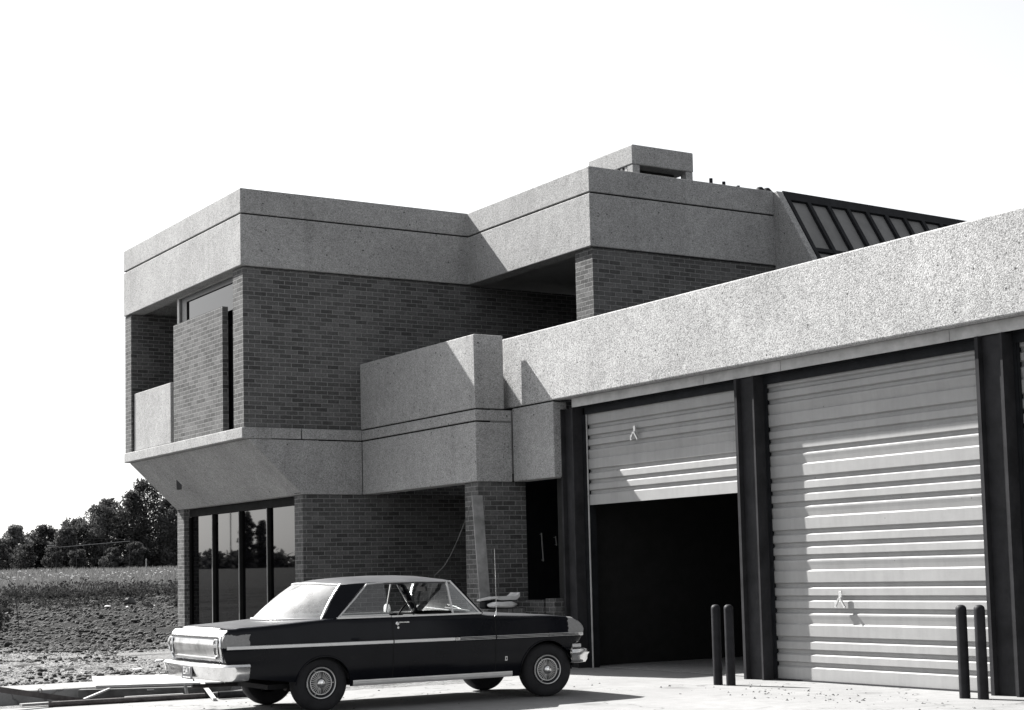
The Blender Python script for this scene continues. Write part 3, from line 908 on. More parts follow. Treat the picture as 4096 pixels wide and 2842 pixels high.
for sg in (-1, 1):
    cpart(MB().tube([Vector(blb(sg)).lerp(Vector(blt(sg)), t) + Vector((0, sg * .006, .025 * 4 * t * (1 - t) + .006)) for t in (0, .25, .5, .75, 1)], .011, 6), 'back_glass_trim', M['trim'])

# seams, side strip, rocker, handles --------------------------------------
for sg in (-1, 1):
    def sp(s, z, out=.003): return (s, sg * (prof(s, z) + out), z)
    for s0, ztop_ in ((.797, .955), (2.065, .925)):
        zs = [.325 + (ztop_ - .325) * k / 10 for k in range(11)]
        P = [[sp(s0 - .004, z, .0015) for z in zs], [sp(s0 + .004, z, .0015) for z in zs]]
        cpart(MB().grid(P), 'door_seam', M['joint'])
    # side strip: broad bright rear length, then three fine lines
    def strip(s0, s1, z0, z1, out, name, mat, n=24):
        P = []
        for k in range(n + 1):
            s = s0 + (s1 - s0) * k / n
            dz = (1.5 - s) * .0030
            P.append([sp(s, z0 + dz, .001), sp(s, z0 + dz + .004, out), sp(s, z1 + dz - .004, out), sp(s, z1 + dz, .001)])
        return cpart(MB().grid(P), name, mat)
    strip(-1.05, .790, .681, .719, .012, 'side_strip', M['trim'])
    strip(.804, 1.545, .681, .719, .012, 'side_strip', M['trim'])
    strip(1.545, 1.605, .680, .720, .014, 'strip_badge', M['chrome'], 3)
    for s0, s1 in ((1.61, 2.058), (2.072, 3.17)):
        strip(s0, s1, .681, .719, .006, 'strip_insert', M['car_paint'], 16)
        for a in (.682, .696, .710): strip(s0, s1, a - .001, a + .0095, .011, 'fine_strip', M['trim'], 16)
    strip(3.17, 3.235, .680, .720, .013, 'strip_tip', M['chrome'], 3)
    P = []
    for k in range(13):
        s = .335 + (2.285 - .335) * k / 12
        P.append([(s, sg * .838, .318), (s, sg * .846, .316), (s, sg * .846, .300), (s, sg * .840, .298), (s, sg * .846, .296), (s, sg * .846, .282), (s, sg * .838, .256)])
    cpart(MB().grid(P), 'rocker_moulding', M['trim'])
    h = MB().lathe([(0, .016), (.016, .016), (.022, .010), (.024, 0)], 14, 'y')
    h.v = [(x + .852, sg * (prof(.85, .89) + abs(y)), z + .890) for x, y, z in h.v]
    h.add(*MB().box(.87, .985, sg * (prof(.9, .90) + .012), sg * (prof(.9, .90) + .026), .898, .910).__dict__.values())
    cpart(h, 'door_handle', M['chrome'])
    h = MB().lathe([(0, .006), (.012, .006), (.014, 0)], 12, 'y')
    h.v = [(x + .860, sg * (prof(.86, .845) + abs(y)), z + .848) for x, y, z in h.v]
    cpart(h, 'door_lock', M['chrome'])
    # front fender badge
    q = MB().add([sp(2.185, .435, .004), sp(2.215, .435, .004), sp(2.215, .483, .004), sp(2.185, .483, .004), sp(2.194, .447, .004), sp(2.207, .447, .004), sp(2.207, .471, .004), sp(2.194, .471, .004)],
                 [(0, 1, 5, 4), (1, 2, 6, 5), (2, 3, 7, 6), (3, 0, 4, 7)])
    cpart(q, 'fender_badge', M['trim'], smooth=False)
    # wheel arch lips
    for s0, r, kz, zb0 in ((0, .308, .93, .300), (2.745, .353, .965, .300)):
        pts = []
        for k in range(21):
            s = s0 - r * math.cos(PI * k / 20); z = zb0 + r * kz * math.sin(PI * k / 20)
            pts.append(sp(s, z, .002))
        cpart(MB().tube(pts, .009, 5), 'arch_lip', M['car_paint'])
# deck lid and hood seams
def topz(s, u):
    w = prof(s, ztop(s) - .022) - .035
    return (s, w * u, ztop(s) + crown(s) * (1 - abs(u) ** 2.5) + .0016)
for sg in (-1, 1):
    P = []
    for s in [-.99 + .06 * k for k in range(12)]:
        u = .90 - max(0, (s + .55)) * .25
        P.append([topz(s, sg * u), topz(s, sg * (u - .010))])
    cpart(MB().grid(P), 'deck_seam', M['joint'])
    P = [[topz(s, sg * .93), topz(s, sg * .922)] for s in [1.95 + .1 * k for k in range(11)]]
    cpart(MB().grid(P), 'hood_seam', M['joint'])

# tail panel ----------------------------------------------------------------
def tailp(y, z, out=0.0): return (lerp_table(T_REAR, z) - .02 * (1 - (y / .8) ** 2) - out, y, z)
zs = [.622, .65, .68, .71, .734, .75, .765, .78, .792]
P = [[tailp(-.61 + 1.22 * j / 12, z, .006) for j in range(13)] for z in zs]
cpart(MB().grid(P), 'tail_panel', M['brushed_aluminium'], angle=80)
P = [[tailp(-.72 + 1.44 * j / 12, z, .003) for j in range(13)] for z in (.575, .60, .66, .734, .76, .80, .815)]
cpart(MB().grid(P), 'tail_recess', M['frame_dark'], angle=80)
P = [[tailp(-.62 + 1.24 * j / 12, z, o) for j in range(13)] for z, o in ((.598, .004), (.601, .016), (.613, .016), (.616, .004))]
cpart(MB().grid(P), 'tail_bar', M['trim'])
fr = [tailp(y, .822, .008) for y in (-.60, -.3, 0, .3, .60)]
fr += [tailp(.725, .822, .008), tailp(.768, .785, .008), tailp(.785, .734, .01), tailp(.772, .66, .008), tailp(.745, .570, .008)]
cpart(MB().tube([tailp(-.745, .570, .008), tailp(-.772, .66, .008), tailp(-.785, .734, .01), tailp(-.768, .785, .008), tailp(-.725, .822, .008)] + fr, .0125, 7), 'tail_frame', M['chrome'])
for sg in (-1, 1):
    y = sg * .672
    def lp(a, z, out): return tailp(y + a, z, out)
    ring = [(-.034, .632), (.030, .632), (.040, .66), (.040, .77), (.030, .792), (-.034, .792), (-.040, .77), (-.040, .66)]
    t = MB().tube([lp(a, z, .018) for a, z in ring] + [lp(*ring[0], .018)], .008, 6)
    tl = cpart(t, 'tail_light', M['chrome'])
    P = [[lp(-.032, z, .012), lp(0, z, .022), lp(.032, z, .012)] for z in (.63, .66, .69, .712)]
    cpart(MB().grid(P), 'lens', M['lens'], tl)
    P = [[lp(-.032, z, .012), lp(0, z, .020), lp(.032, z, .012)] for z in (.755, .77, .788)]
    cpart(MB().grid(P), 'lens', M['lens'], tl)
    P = [[lp(-.036, z, .014), lp(0, z, .026), lp(.036, z, .014)] for z in (.714, .73, .752)]
    cpart(MB().grid(P), 'reversing_lamp', M['lamp_white'], tl)
# sun glint on the back edge of the deck lid, made as a bright strip
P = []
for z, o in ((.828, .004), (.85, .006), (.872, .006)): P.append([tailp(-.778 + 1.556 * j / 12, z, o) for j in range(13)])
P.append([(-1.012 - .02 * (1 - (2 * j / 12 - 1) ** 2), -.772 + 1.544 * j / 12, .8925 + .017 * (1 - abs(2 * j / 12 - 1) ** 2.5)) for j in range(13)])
cpart(MB().grid(P), 'deck_glint', M['trim'], angle=60)
# bumpers ---------------------------------------------------------------------
def bumper(front):
    sec = [(.03, .535), (.0, .548), (-.05, .551), (-.078, .540), (-.088, .522), (-.080, .508), (-.070, .46), (-.058, .405), (-.046, .382), (-.02, .376)] if not front else \
          [(.03, .520), (.0, .528), (-.04, .530), (-.072, .512), (-.082, .487), (-.060, .455), (-.055, .41), (-.035, .376), (0, .370)]
    path = []
    for k in range(31):
        u = -1 + 2 * k / 30
        y = u * .80
        path.append((y, (-1.062 - .035 * (1 - u * u)) if not front else (3.235 + .05 * (1 - u * u)), 1.0))
    e = []
    for k in range(1, 7):
        a = PI / 2 * k / 6
        e.append((.80 + .075 * math.sin(a), .075 * (1 - math.cos(a))))
    ext = [(.875, .10), (.875, .16), (.868, .20)]
    L = []
    sgn = 1 if not front else -1
    base = path[0][1]
    side_r = [(-(y), base + sgn * d) for y, d in e + ext][::-1]
    side_l = [((y), base + sgn * d) for y, d in e + ext]
    line = side_r + [(y, s) for y, s, _ in path] + side_l
    P = []
    for i, (y, s) in enumerate(line):
        a = Vector(line[max(i - 1, 0)]); b = Vector(line[min(i + 1, len(line) - 1)])
        t = (b - a).normalized(); nx, ny = t.x * 0, 0
        out = Vector((-t.x * 0, 0))
        o2 = Vector((t.y, -t.x))      # (y,s) outward
        if not front: o2 = Vector((t.y, -t.x))
        else: o2 = Vector((-t.y, t.x))
        P.append([(s + o2.y * (-d), y + o2.x * (-d), z) for d, z in sec])
    m = MB().grid(P)
    return cpart(m, 'rear_bumper' if not front else 'front_bumper', M['chrome'], angle=50)
RB = bumper(False); FB = bumper(True)
cpart(MB().lathe([(0, .012), (.014, .012), (.020, 0)], 12, 'x', (-1.138, -.66, .47)), 'bumper_bolt', M['frame_dark'], RB)
# plate in the bumper
PL = cpart(MB().box(-1.180, -1.172, -.155, .155, .376, .508), 'number_plate', M['plate_paint'], smooth=False, bevel=.006)
def text_mesh(s, size, name, loc, mat, parent):
    cu = bpy.data.curves.new(name, 'FONT'); cu.body = s; cu.size = size; cu.align_x = 'CENTER'; cu.align_y = 'CENTER'; cu.extrude = .0015
    cu.space_character = 1.05
    ob = bpy.data.objects.new(name, cu); COL.objects.link(ob)
    dg = bpy.context.evaluated_depsgraph_get(); dg.update()
    me = bpy.data.meshes.new_from_object(ob.evaluated_get(dg))
    bpy.data.objects.remove(ob)
    me.materials.clear(); me.materials.append(mat)
    o = bpy.data.objects.new(name, me); COL.objects.link(o)
    o.matrix_local = Matrix.Translation(loc) @ Matrix(((0, 0, -1, 0), (-1, 0, 0, 0), (0, 1, 0, 0), (0, 0, 0, 1))) @ Matrix.Diagonal((1.0, 1.35, 1, 1))
    o.parent = parent
    return o
text_mesh('E5417', .082, 'plate_number', (-1.182, 0, .458), M['plate_ink'], PL)
MB_ = MB()
for i in range(5): MB_.box(-1.1825, -1.1805, -.11 + i * .048, -.075 + i * .048, .388, .402)
cpart(MB_, 'plate_lettering', M['plate_ink'], PL, smooth=False)
# front end: grille, headlights, parking lamp valance
cpart(MB().box(3.235, 3.262, -.60, .60, .585, .70), 'grille', M['trim'], smooth=False) if False else None
g = MB()
for k in range(6): g.box(3.25, 3.312, -.50, .50, .618 + k * .024, .627 + k * .024)
g.box(3.25, 3.305, -.52, -.50, .61, .76); g.box(3.25, 3.305, .50, .52, .61, .76)
cpart(g, 'grille', M['trim'], smooth=False)
for sg in (-1, 1):
    hl = cpart(MB().lathe([(.0, 3.335), (.06, 3.332), (.085, 3.320), (.088, 3.29)], 24, 'x', (-.085, sg * .64, .69)), 'headlight', M['lamp_white'])
    cpart(MB().lathe([(.088, 3.29), (.090, 3.328), (.100, 3.330), (.104, 3.29)], 24, 'x', (-.085, sg * .64, .69)), 'bezel', M['chrome'], hl)
    cpart(MB().box(3.095, 3.215, sg * .60, sg * .838, .538, .582), 'front_valance', M['trim'], smooth=False, bevel=.01)
    # door mirror on the left fender only
m = MB().lathe([(0, -.006), (.045, -.004), (.052, .0), (.048, .03), (.02, .05), (0, .052)], 20, 'x', (0, 0, 0))
m.v = [(x + 1.60, y * 1.25 + .90, z * 1.25 + 1.005) for x, y, z in m.v]
m.tube([(1.62, .90, .97), (1.64, .83, .955)], .014, 6)
cpart(m, 'door_mirror', M['lamp_white'])
cpart(MB().tube([(2.123, -.80, .935), (2.120, -.80, 1.30), (2.115, -.80, 1.675)], [.004, .003, .0022], 6).lathe([(0, .985), (.008, .98), (.018, .95), (.024, .93)], 12, 'z', (2.118, -.80, 0)), 'aerial', M['chrome'])
for y in (-.25, .25):
    cpart(MB().tube([(2.09, y, .985), (2.05, y + .14, 1.0), (2.00, y + .42, 1.02)], .006, 5), 'wiper', M['trim'])
# wheels -----------------------------------------------------------------------
def make_wheel(s, sg):
    w = empty('wheel', (s, sg * .70, .305)); w.parent = CAR
    if sg > 0: w.rotation_euler = (0, 0, PI)
    elif s > 1: w.rotation_euler = (0, 0, R(-7))
    # local: outer face towards -y
    tyre = MB().lathe([(.165, .06), (.165, -.065), (.185, -.080), (.205, -.086), (.245, -.090), (.278, -.082), (.298, -.062), (.305, -.03), (.306, 0), (.305, .03), (.298, .062), (.278, .085), (.22, .088), (.165, .06)], 56, 'y')
    cpart(tyre, 'tyre', M['tyre'], w)
    rim = MB().lathe([(.0, -.03), (.128, -.040), (.134, -.062), (.140, -.076), (.148, -.084), (.158, -.086), (.166, -.080), (.172, -.062)], 48, 'y')
    cpart(rim, 'rim', M['frame_dark'], w)
    cpart(MB().lathe([(.150, -.080), (.154, -.089), (.161, -.091), (.167, -.083)], 48, 'y'), 'trim_ring', M['trim'], w)
    cpart(MB().lathe([(.113, -.062), (.116, -.078), (.124, -.078), (.129, -.062)], 48, 'y'), 'trim_ring', M['trim'], w)
    f = MB()
    for k in range(30):
        a = 2 * PI * k / 30
        ca, sa = math.cos(a), math.sin(a)
        wd = .0028 if k % 10 else .007
        r1 = .114 if k % 10 else .152
        f.beam((.05 * ca, -.078, .05 * sa), (r1 * ca, -.074, r1 * sa), wd * 2, .008, 0)
    cpart(f, 'cover_fins', M['fin_metal'], w, smooth=False)
    cpart(MB().lathe([(0, -.118), (.02, -.116), (.040, -.106), (.052, -.088), (.056, -.06)], 28, 'y'), 'hub_cap', M['chrome'], w)
    return w
for s in (0, 2.795):
    for sg in (-1, 1): make_wheel(s, sg)
# exhaust and axle hints
cpart(MB().tube([(-1.0, .35, .27), (.9, .35, .25)], .022, 8), 'exhaust_pipe', M['steel_rusty'])
cpart(MB().tube([(0, -.62, .30), (0, .62, .30)], .045, 8).lathe([(.0, -.1), (.11, -.08), (.13, 0), (.11, .08), (0, .1)], 14, 'x', (0, 0, .30)), 'rear_axle', M['steel_rusty'])
cpart(MB().tube([(2.795, -.62, .30), (2.795, .62, .30)], .035, 8), 'front_axle', M['steel_rusty'])

# ------------------------------------------------------------------ bollards
def make_bollard(x, y):
    m = MB().lathe([(0, .912), (.022, .910), (.040, .900), (.052, .882), (.053, .86), (.053, 0)], 24, 'z')
    o = m.build('bollard', M['bollard_paint'], smooth=True)
    o.location = (x, y, 0)
    return o
b0 = make_bollard(11.844, 14.528)
BL_ = [(None, 'dark steel pipe bollard at the open door, the one farther from the column'),
       ((11.881, 14.345), 'dark steel pipe bollard at the open door, the one nearer the column'),
       ((12.226, 11.209), 'dark steel pipe bollard before the closed ribbed door, left of its pair'),
       ((12.246, 10.994), 'dark steel pipe bollard before the closed ribbed door, right of its pair')]
for p, lab in BL_:
    o = b0
    if p:
        o = b0.copy(); COL.objects.link(o); o.location = (p[0], p[1], 0)
    tag(o, lab, 'bollard', 'steel pipe bollards before the garage doors')

# ------------------------------------------------------------------ plank, cable, door and leftovers at the entrance
m = MB().beam((11.862, 19.822, 2.44), (11.825, 19.50, .002), .165, .028)
tag(m.build('plank', M['grey_wood'], bevel=.004), 'weathered grey plank leaning on the corner of the brick entrance pier', 'plank')
pts = [(11.82, 19.85, 2.44), (11.81, 19.95, 2.25), (11.80, 20.05, 2.10), (11.80, 20.2, 1.92), (11.79, 20.32, 1.77), (11.77, 20.45, 1.60), (11.74, 20.6, 1.442), (11.70, 20.8, 1.317), (11.62, 20.95, .8), (11.5, 21.1, .3), (11.3, 21.2, .02)]
tag(MB().tube(pts, .0055, 6).build('cable', M['cable_grey'], smooth=True), 'loose cable drooping from the brick entrance pier down behind the car roof', 'cable')
dr = MB().box(13.3, 15.0, 21.56, 21.61, .02, 2.85).build('entrance_door', M['frame_dark'], B)
for (x0, z0), (x1, z1) in (((14.044, 1.946), (14.068, 1.498)), ((14.311, 1.892), (14.330, 1.740))):
    h = MB().tube([(x0, 21.5, z0), (x1, 21.5, z1)], .011, 8)
    h.tube([(x0, 21.5, z0 - .02), (x0, 21.565, z0 - .02)], .004, 5).tube([(x1, 21.5, z1 + .02), (x1, 21.565, z1 + .02)], .004, 5)
    h.build('pale_bar', M['light_slit'], dr, smooth=True)  # pale bars stand in for slits of light in the dark passage
# stack of bricks carrying a cement sack and a mortar board
m = MB()
random.seed(3)
for k in range(12):
    z = k * .0695
    for i in range(3):
        for j in range(2):
            x = 11.60 + i * .205 + random.uniform(-.008, .008); y = 19.16 + j * .215 + random.uniform(-.01, .01)
            m.box(x, x + .198, y, y + .205, z, z + .066)
st = m.build('brick_stack', BRK)
tag(st, 'loose stack of bricks standing in front of the brick entrance pier', 'bricks')
def lump(name, mat, cx, cy, cz, sx, sy, sz, seed, label, cat):
    P = []
    n, r = 22, 12
    for i in range(r + 1):
        th = PI * i / r
        row = []
        for j in range(n):
            a = 2 * PI * j / n
            def pw(v, e): return math.copysign(abs(v) ** e, v)
            x = pw(math.cos(a), .6) * pw(math.sin(th), .55); y = pw(math.sin(a), .6) * pw(math.sin(th), .55); z = pw(math.cos(th), .8)
            q = 1 + .22 * noise.noise(Vector((x * 1.3 + seed, y * 1.3, z * 1.3)))
            sag = .35 * x * x - .25
            row.append((cx + sx * x * q, cy + sy * y * q, cz + sz * (z * q + max(0, sag) * .8)))
        P.append(row)
    o = MB().grid(P, closed=True).build(name, mat, smooth=True, angle=180)
    return tag(o, label, cat)
lump('cement_sack', M['sack'], 11.92, 19.30, .885, .20, .13, .045, 2.0, 'pale slumped cement sack lying on the brick stack', 'sack')
m = MB().box(11.70, 12.16, 19.40, 19.56, .834, .945)
tag(m.build('mortar_tub', M['dark_steel'], bevel=.02), 'dark tub on the back of the brick stack, carrying a bent board', 'tub')
P = []
for i in range(19):
    t = i / 18; x = 11.62 + .60 * t
    z = .965 + .038 * min(1, t / .42) - .004 * t + (.050 * max(0, (t - .88) / .12) ** 1.5)
    hw = .05 + .10 * min(1, t / .4)
    P.append([(x, 19.45 - hw, z), (x, 19.45 + hw * .7, z), (x, 19.45 + hw * .7, z - .022 - .03 * min(1, max(0, t - .35) / .1)), (x, 19.45 - hw, z - .022 - .03 * min(1, max(0, t - .35) / .1))])
m = MB().grid(P, closed=True); n4 = len(m.v) - 4
m.f += [(0, 1, 2, 3), (n4 + 3, n4 + 2, n4 + 1, n4)]
tag(m.build('mortar_board', M['sack']), 'pale bent board with an upturned end resting across the dark tub', 'board')

# ------------------------------------------------------------------ builders' debris by the edge of the apron
m = MB().beam((5.545, 17.755, .022), (4.58, 17.6, .215), .055, .060)
m.beam((4.58, 17.6, .215), (3.2, 17.38, .49), .055, .060)
bm_ = m.build('steel_beam', M['steel_rusty'])
ring = [(5.02 + .022 * math.cos(a), 17.665, .172 + .024 * math.sin(a)) for a in [2 * PI * k / 14 for k in range(15)]]
MB().tube(ring, .006, 6, False).build('lifting_eye', M['steel_rusty'], bm_, smooth=True)
tag(bm_, 'long dark steel beam slanting down onto the apron at the left edge', 'beam')
tag(MB().box(3.05, 3.35, 17.25, 17.50, -.005, .455).build('timber_block', M['dark_wood'], bevel=.01), 'dark timber block propping the raised end of the steel beam', 'block')
tag(MB().beam((5.655, 18.33, .062), (7.15, 17.50, .062), .15, .118).build('timber_baulk', M['dark_wood'], bevel=.006), 'heavy dark timber baulk lying under the pale plywood sheet', 'timber')
pw = [(5.83, 18.285), (7.09, 17.66), (7.85, 19.25), (6.36, 20.10)]
m = MB().prism(pw, .128, .158)
tag(m.build('plywood_sheet', M['pale_wood'], bevel=.003), 'pale sheet of plywood laid flat over the dark timber baulk', 'plywood')
tag(MB().beam((6.9, 19.55, .062), (7.6, 19.1, .062), .15, .125).build('timber_baulk', M['dark_wood'], bevel=.006), 'second timber baulk, under the back edge of the plywood', 'timber')
tag(MB().tube([(5.09, 17.577, .03), (6.80, 17.42, .03)], .030, 12).build('steel_pipe', M['steel_rusty'], smooth=True), 'long thin rusty pipe lying along the edge of the apron', 'pipe')
tb = []
for k in range(13): tb.append((6.86 + .74 * k / 12, 17.15 - .07 * k / 12, .046))
m = MB().tube(tb, .042, 16, False)
m.tube(tb, .034, 16, False)
m.grid([[Vector(tb[0]) + Vector((0, math.cos(2 * PI * k / 16), math.sin(2 * PI * k / 16))) * r for k in range(16)] for r in (.042, .034)], closed=True)
tag(m.build('clay_pipe', M['primer_steel'], smooth=True), 'short stout grey pipe lying behind the rear wheel of the car', 'pipe')
for a, b, w, h, lab, mat in (
    ((4.88, 17.90, .018), (5.60, 17.92, .018), .10, .028, 'grey board lying flat under the low end of the steel beam', 'grey_wood'),
    ((5.50, 17.86, .02), (5.93, 18.10, .125), .035, .018, 'short pale batten tilted up against the end of the dark baulk', 'pale_wood'),
    ((5.95, 17.62, .05), (6.60, 17.56, .05), .07, .020, 'pale board on edge beside the long thin pipe', 'grey_wood'),
    ((6.955, 18.02, .20), (6.725, 16.93, .018), .036, .030, 'pale stick slanting down from the plywood onto the apron under the car tail', 'pale_wood'),
    ((6.93, 18.12, .235), (6.86, 17.86, .03), .022, .012, 'thin dark lath crossing the slanting pale stick', 'dark_wood'),
    ((7.16, 17.58, .235), (7.00, 17.52, .01), .014, .014, 'thin upright dark rod beside the stout grey pipe', 'dark_wood'),
    ((6.655, 17.57, .01), (6.64, 17.60, .15), .035, .02, 'short pale post standing under the front edge of the plywood', 'grey_wood'),
    ((6.9, 17.42, .05), (7.55, 17.33, .075), .05, .02, 'narrow grey board behind the stout grey pipe', 'grey_wood'),
    ((6.30, 17.90, .10), (6.58, 17.80, .115), .05, .010, 'small pale offcut against the dark baulk', 'pale_wood')):
    tag(MB().beam(a, b, w, h).build('board' if w > .04 else 'stick', M[mat]), lab, 'board' if w > .04 else 'stick')

# pale scraps and dark lumps on the turned earth
def stone(x, y, r, seed, mat, squash=.5):
    P = []
    for i in range(7):
        th = PI * i / 6
        P.append([(r * q * math.sin(th) * math.cos(2 * PI * j / 9) * 1.2, r * q * math.sin(th) * math.sin(2 * PI * j / 9), r * squash * q * math.cos(th))
                  for j in range(9) for q in [1 + .5 * noise.noise(Vector((i * .7 + seed, j * .8, seed)))]])
    o = MB().grid(P, closed=True).build('stone', mat, smooth=True, angle=30)
    o.location = (x, y, ground_h(x, y) + r * squash * .45)
    return o

for x, y, r, mt, sq, lab in (
    (16.03, 49.1, .085, 'sack', .35, 'flat white scrap on the dark earth, left of the long pale one'),
    (16.75, 49.2, .11, 'sack', .2, 'long thin pale scrap on the dark earth below the dark mound'),
    (12.45, 42.4, .075, 'sack', .5, 'rounded pale stone on the dark earth, well left of the other scraps'),
    (17.6, 51.7, .15, 'dark_wood', 1.3, 'dark clod mound rising from the turned earth'),
    (17.85, 50.1, .06, 'sack', .5, 'pale stone between the dark mound and the brick pier'),
    (11.17, 36.5, .07, 'grey_wood', .35, 'flat grey stone near the front of the turned earth'),
    (9.36, 26.0, .06, 'sack', .5, 'pale stone in the gravel close behind the car tail'),
    (8.3, 24.0, .06, 'sack', .35, 'flat white stone in the gravel above the plywood'),
    (7.54, 24.9, .085, 'dark_wood', .6, 'dark clod in the gravel, left one of two'),
    (7.95, 24.3, .08, 'dark_wood', .6, 'dark clod in the gravel, right one of two'),
    (12.8, 48.4, .08, 'sack', .6, 'white stone on the dark earth at the left edge')):
    tag(stone(x, y, r, x * 3.1, M[mt], sq), lab, 'stone', 'stones and scraps on the open ground')

# grit trodden onto the apron
random.seed(21)
g = MB()
for k in range(250):
    if k < 90: x, y = random.gauss(11.55, .35), random.gauss(12.6, .75)
    elif k < 150: x, y = random.uniform(10.6, 12.4), random.uniform(9.6, 14.5)
    else: x, y = random.uniform(5.2, 11.5), random.uniform(14.5, 18.5)
    if x > 12.55 or (x - 3.0) * .0 + y < 9: continue
    r = random.choice((.004, .006, .008, .012, .016)) * random.uniform(.7, 1.2)
    a0 = random.random() * 6
    pts = [(x + r * random.uniform(.7, 1.4) * math.cos(a0 + 2 * PI * i / 6), y + r * random.uniform(.7, 1.4) * math.sin(a0 + 2 * PI * i / 6), .0005) for i in range(6)]
    g.add(pts + [(x, y, r * .9)], [(i, (i + 1) % 6, 6) for i in range(6)])
tag(g.build('grit', M['dark_wood']), kind='stuff')

# ------------------------------------------------------------------ vegetation
def leaf_cloud(m, cx, cy, cz, rx, ry, rz, n, size, rng, shell=.55):
    """leaf-sized faces through a ragged volume"""
    for k in range(n):
        while True:
            d = Vector((rng.gauss(0, 1), rng.gauss(0, 1), rng.gauss(0, 1)))
            if d.length > .05: break
        d.normalize()
        r = (shell + (1 - shell) * rng.random()) if rng.random() < .75 else rng.random()
        q = 1 + .28 * noise.noise(Vector((d.x * 2 + cx, d.y * 2 + cy, d.z * 2 + cz)))
        c = Vector((cx + d.x * rx * r * q, cy + d.y * ry * r * q, cz + d.z * rz * r * q))
        s = size * rng.uniform(.6, 1.4)
        n1 = Vector((rng.gauss(0, 1), rng.gauss(0, 1), rng.gauss(0, 1) + .6)).normalized()
        t = n1.orthogonal().normalized(); b = n1.cross(t)
        w = rng.random() * PI
        u = t * math.cos(w) + b * math.sin(w); v = n1.cross(u)
        m.add([c + u * s, c + v * s * .55, c - u * s, c - v * s * .55], [(0, 1, 2, 3)])

def make_tree(x, y, h, w, seed, leaf, label, nclump=16, dens=150, lsize=.17, low=.22, group='trees at the far side of the meadow', name='tree', cat='tree'):
    rng = random.Random(seed)
    z0 = ground_h(x, y) - .05
    t = empty(name, (x, y, z0))
    tag(t, label, cat, group)
    tr = MB()
    H = h * .82
    tr.tube([(x, y, z0), (x + rng.uniform(-.1, .1), y, z0 + H * .35), (x + rng.uniform(-.25, .25), y, z0 + H * .7), (x + rng.uniform(-.3, .3), y, z0 + H)], [.035 * h * .6 + .05, .028 * h * .6 + .03, .05, .015], 7)
    crown = MB()
    for k in range(nclump):
        f = low + (1 - low) * (k + .5) / nclump
        env = math.sin(PI * min(1, max(.06, (f - low * .6) / (1.08 - low * .6))) ** .85)
        a = k * 2.4 + rng.uniform(-.5, .5)
        rr = w * env * rng.uniform(.25, .85)
        c = (x + rr * math.cos(a), y + rr * math.sin(a), z0 + h * f)
        cr = w * rng.uniform(.30, .50) * (.55 + .5 * env)
        if k % 2 == 0:
            tr.tube([(x, y, z0 + h * f * .55), (x + (c[0] - x) * .6, y + (c[1] - y) * .6, z0 + h * (f * .8)), c], [.05, .03, .012], 5)
        leaf_cloud(crown, c[0], c[1], min(c[2], z0 + h - cr * .7), cr, cr, cr * rng.uniform(.7, 1.0), dens, lsize, rng)
    tr.build('trunk', M['bark'], t, smooth=True, angle=180)
    crown.build('crown', M[leaf], t)
    return t
TREES = [ # x, y, top z, half width, leaf, label
    (38.6, 149, 5.6, 1.5, 'leaf_dark', 'low dark tree at the left edge of the tree line'),
    (40.2, 150, 6.75, 1.0, 'leaf_pale', 'small open pale tree, leftmost one standing above the dark scrub'),
    (41.7, 152, 5.9, 1.3, 'leaf_dark', 'low dark rounded tree between the open pale tree and the flat-topped one'),
    (43.3, 151, 6.8, 1.2, 'leaf_dark', 'dark flat-topped tree behind the two close fence posts'),
    (44.75, 149, 6.55, 1.1, 'leaf_mid', 'narrow mid-grey tree where the fence rail begins'),
    (46.3, 151, 7.4, 1.5, 'leaf_dark', 'dark tree where the skyline begins to climb toward the building'),
    (47.9, 149, 8.6, 1.5, 'leaf_mid', 'mid-grey tree a third of the way up the climbing skyline'),
    (49.6, 152, 9.3, 1.6, 'leaf_dark', 'dark tree halfway up the climbing skyline'),
    (51.0, 149, 9.9, 1.5, 'leaf_dark', 'dark tall tree just left of the tallest one'),
    (52.6, 150, 11.1, 1.9, 'leaf_dark', 'tallest dark tree, beside the sloping soffit of the building'),
    (54.3, 147, 9.4, 1.7, 'leaf_mid', 'mid-grey tree in front of the tallest one, next to the brick pier'),
    (56.3, 151, 10.4, 2.0, 'leaf_dark', 'dark tree mostly hidden behind the corner of the building'),
    (58.8, 150, 10.0, 2.0, 'leaf_dark', 'dark tree hidden behind the brick corner of the building'),
    (36.6, 151, 5.4, 1.5, 'leaf_dark', 'low dark tree just beyond the left edge of the view'),
]
for i, (x, y, zt, w, lf, lab) in enumerate(TREES):
    h = zt - ground_h(x, y)
    make_tree(x, y, h, w * 1.45, 100 + i, lf, lab, nclump=int(16 + h * 1.8), dens=230, lsize=.125, low=.08)
SHRUBS = [
    (54.4, 143, 3.3, 1.25, 'leaf_pale', 'bright leafy shrub at the foot of the tree line next to the brick pier'),
    (52.7, 144, 2.1, .8, 'leaf_mid', 'small leafy shrub left of the bright one at the brick pier'),
    (49.6, 144, 2.7, 1.2, 'leaf_mid', 'broad grey shrub behind the fence, right of its middle post'),
    (47.3, 144, 2.2, 1.1, 'leaf_mid', 'low grey shrub behind the fence, left of its middle post'),
    (44.6, 145, 2.0, 1.1, 'leaf_dark', 'dark low shrub under the start of the fence rail'),
    (42.2, 144, 2.4, 1.2, 'leaf_dark', 'dark shrub below the flat-topped tree'),
    (39.6, 144, 2.6, 1.3, 'leaf_dark', 'dark shrub below the open pale tree'),
    (37.2, 144, 2.7, 1.3, 'leaf_dark', 'dark shrub at the left edge under the tree line'),
    (51.3, 146, 3.2, 1.0, 'leaf_dark', 'dark shrub between the two tallest trees'),
]
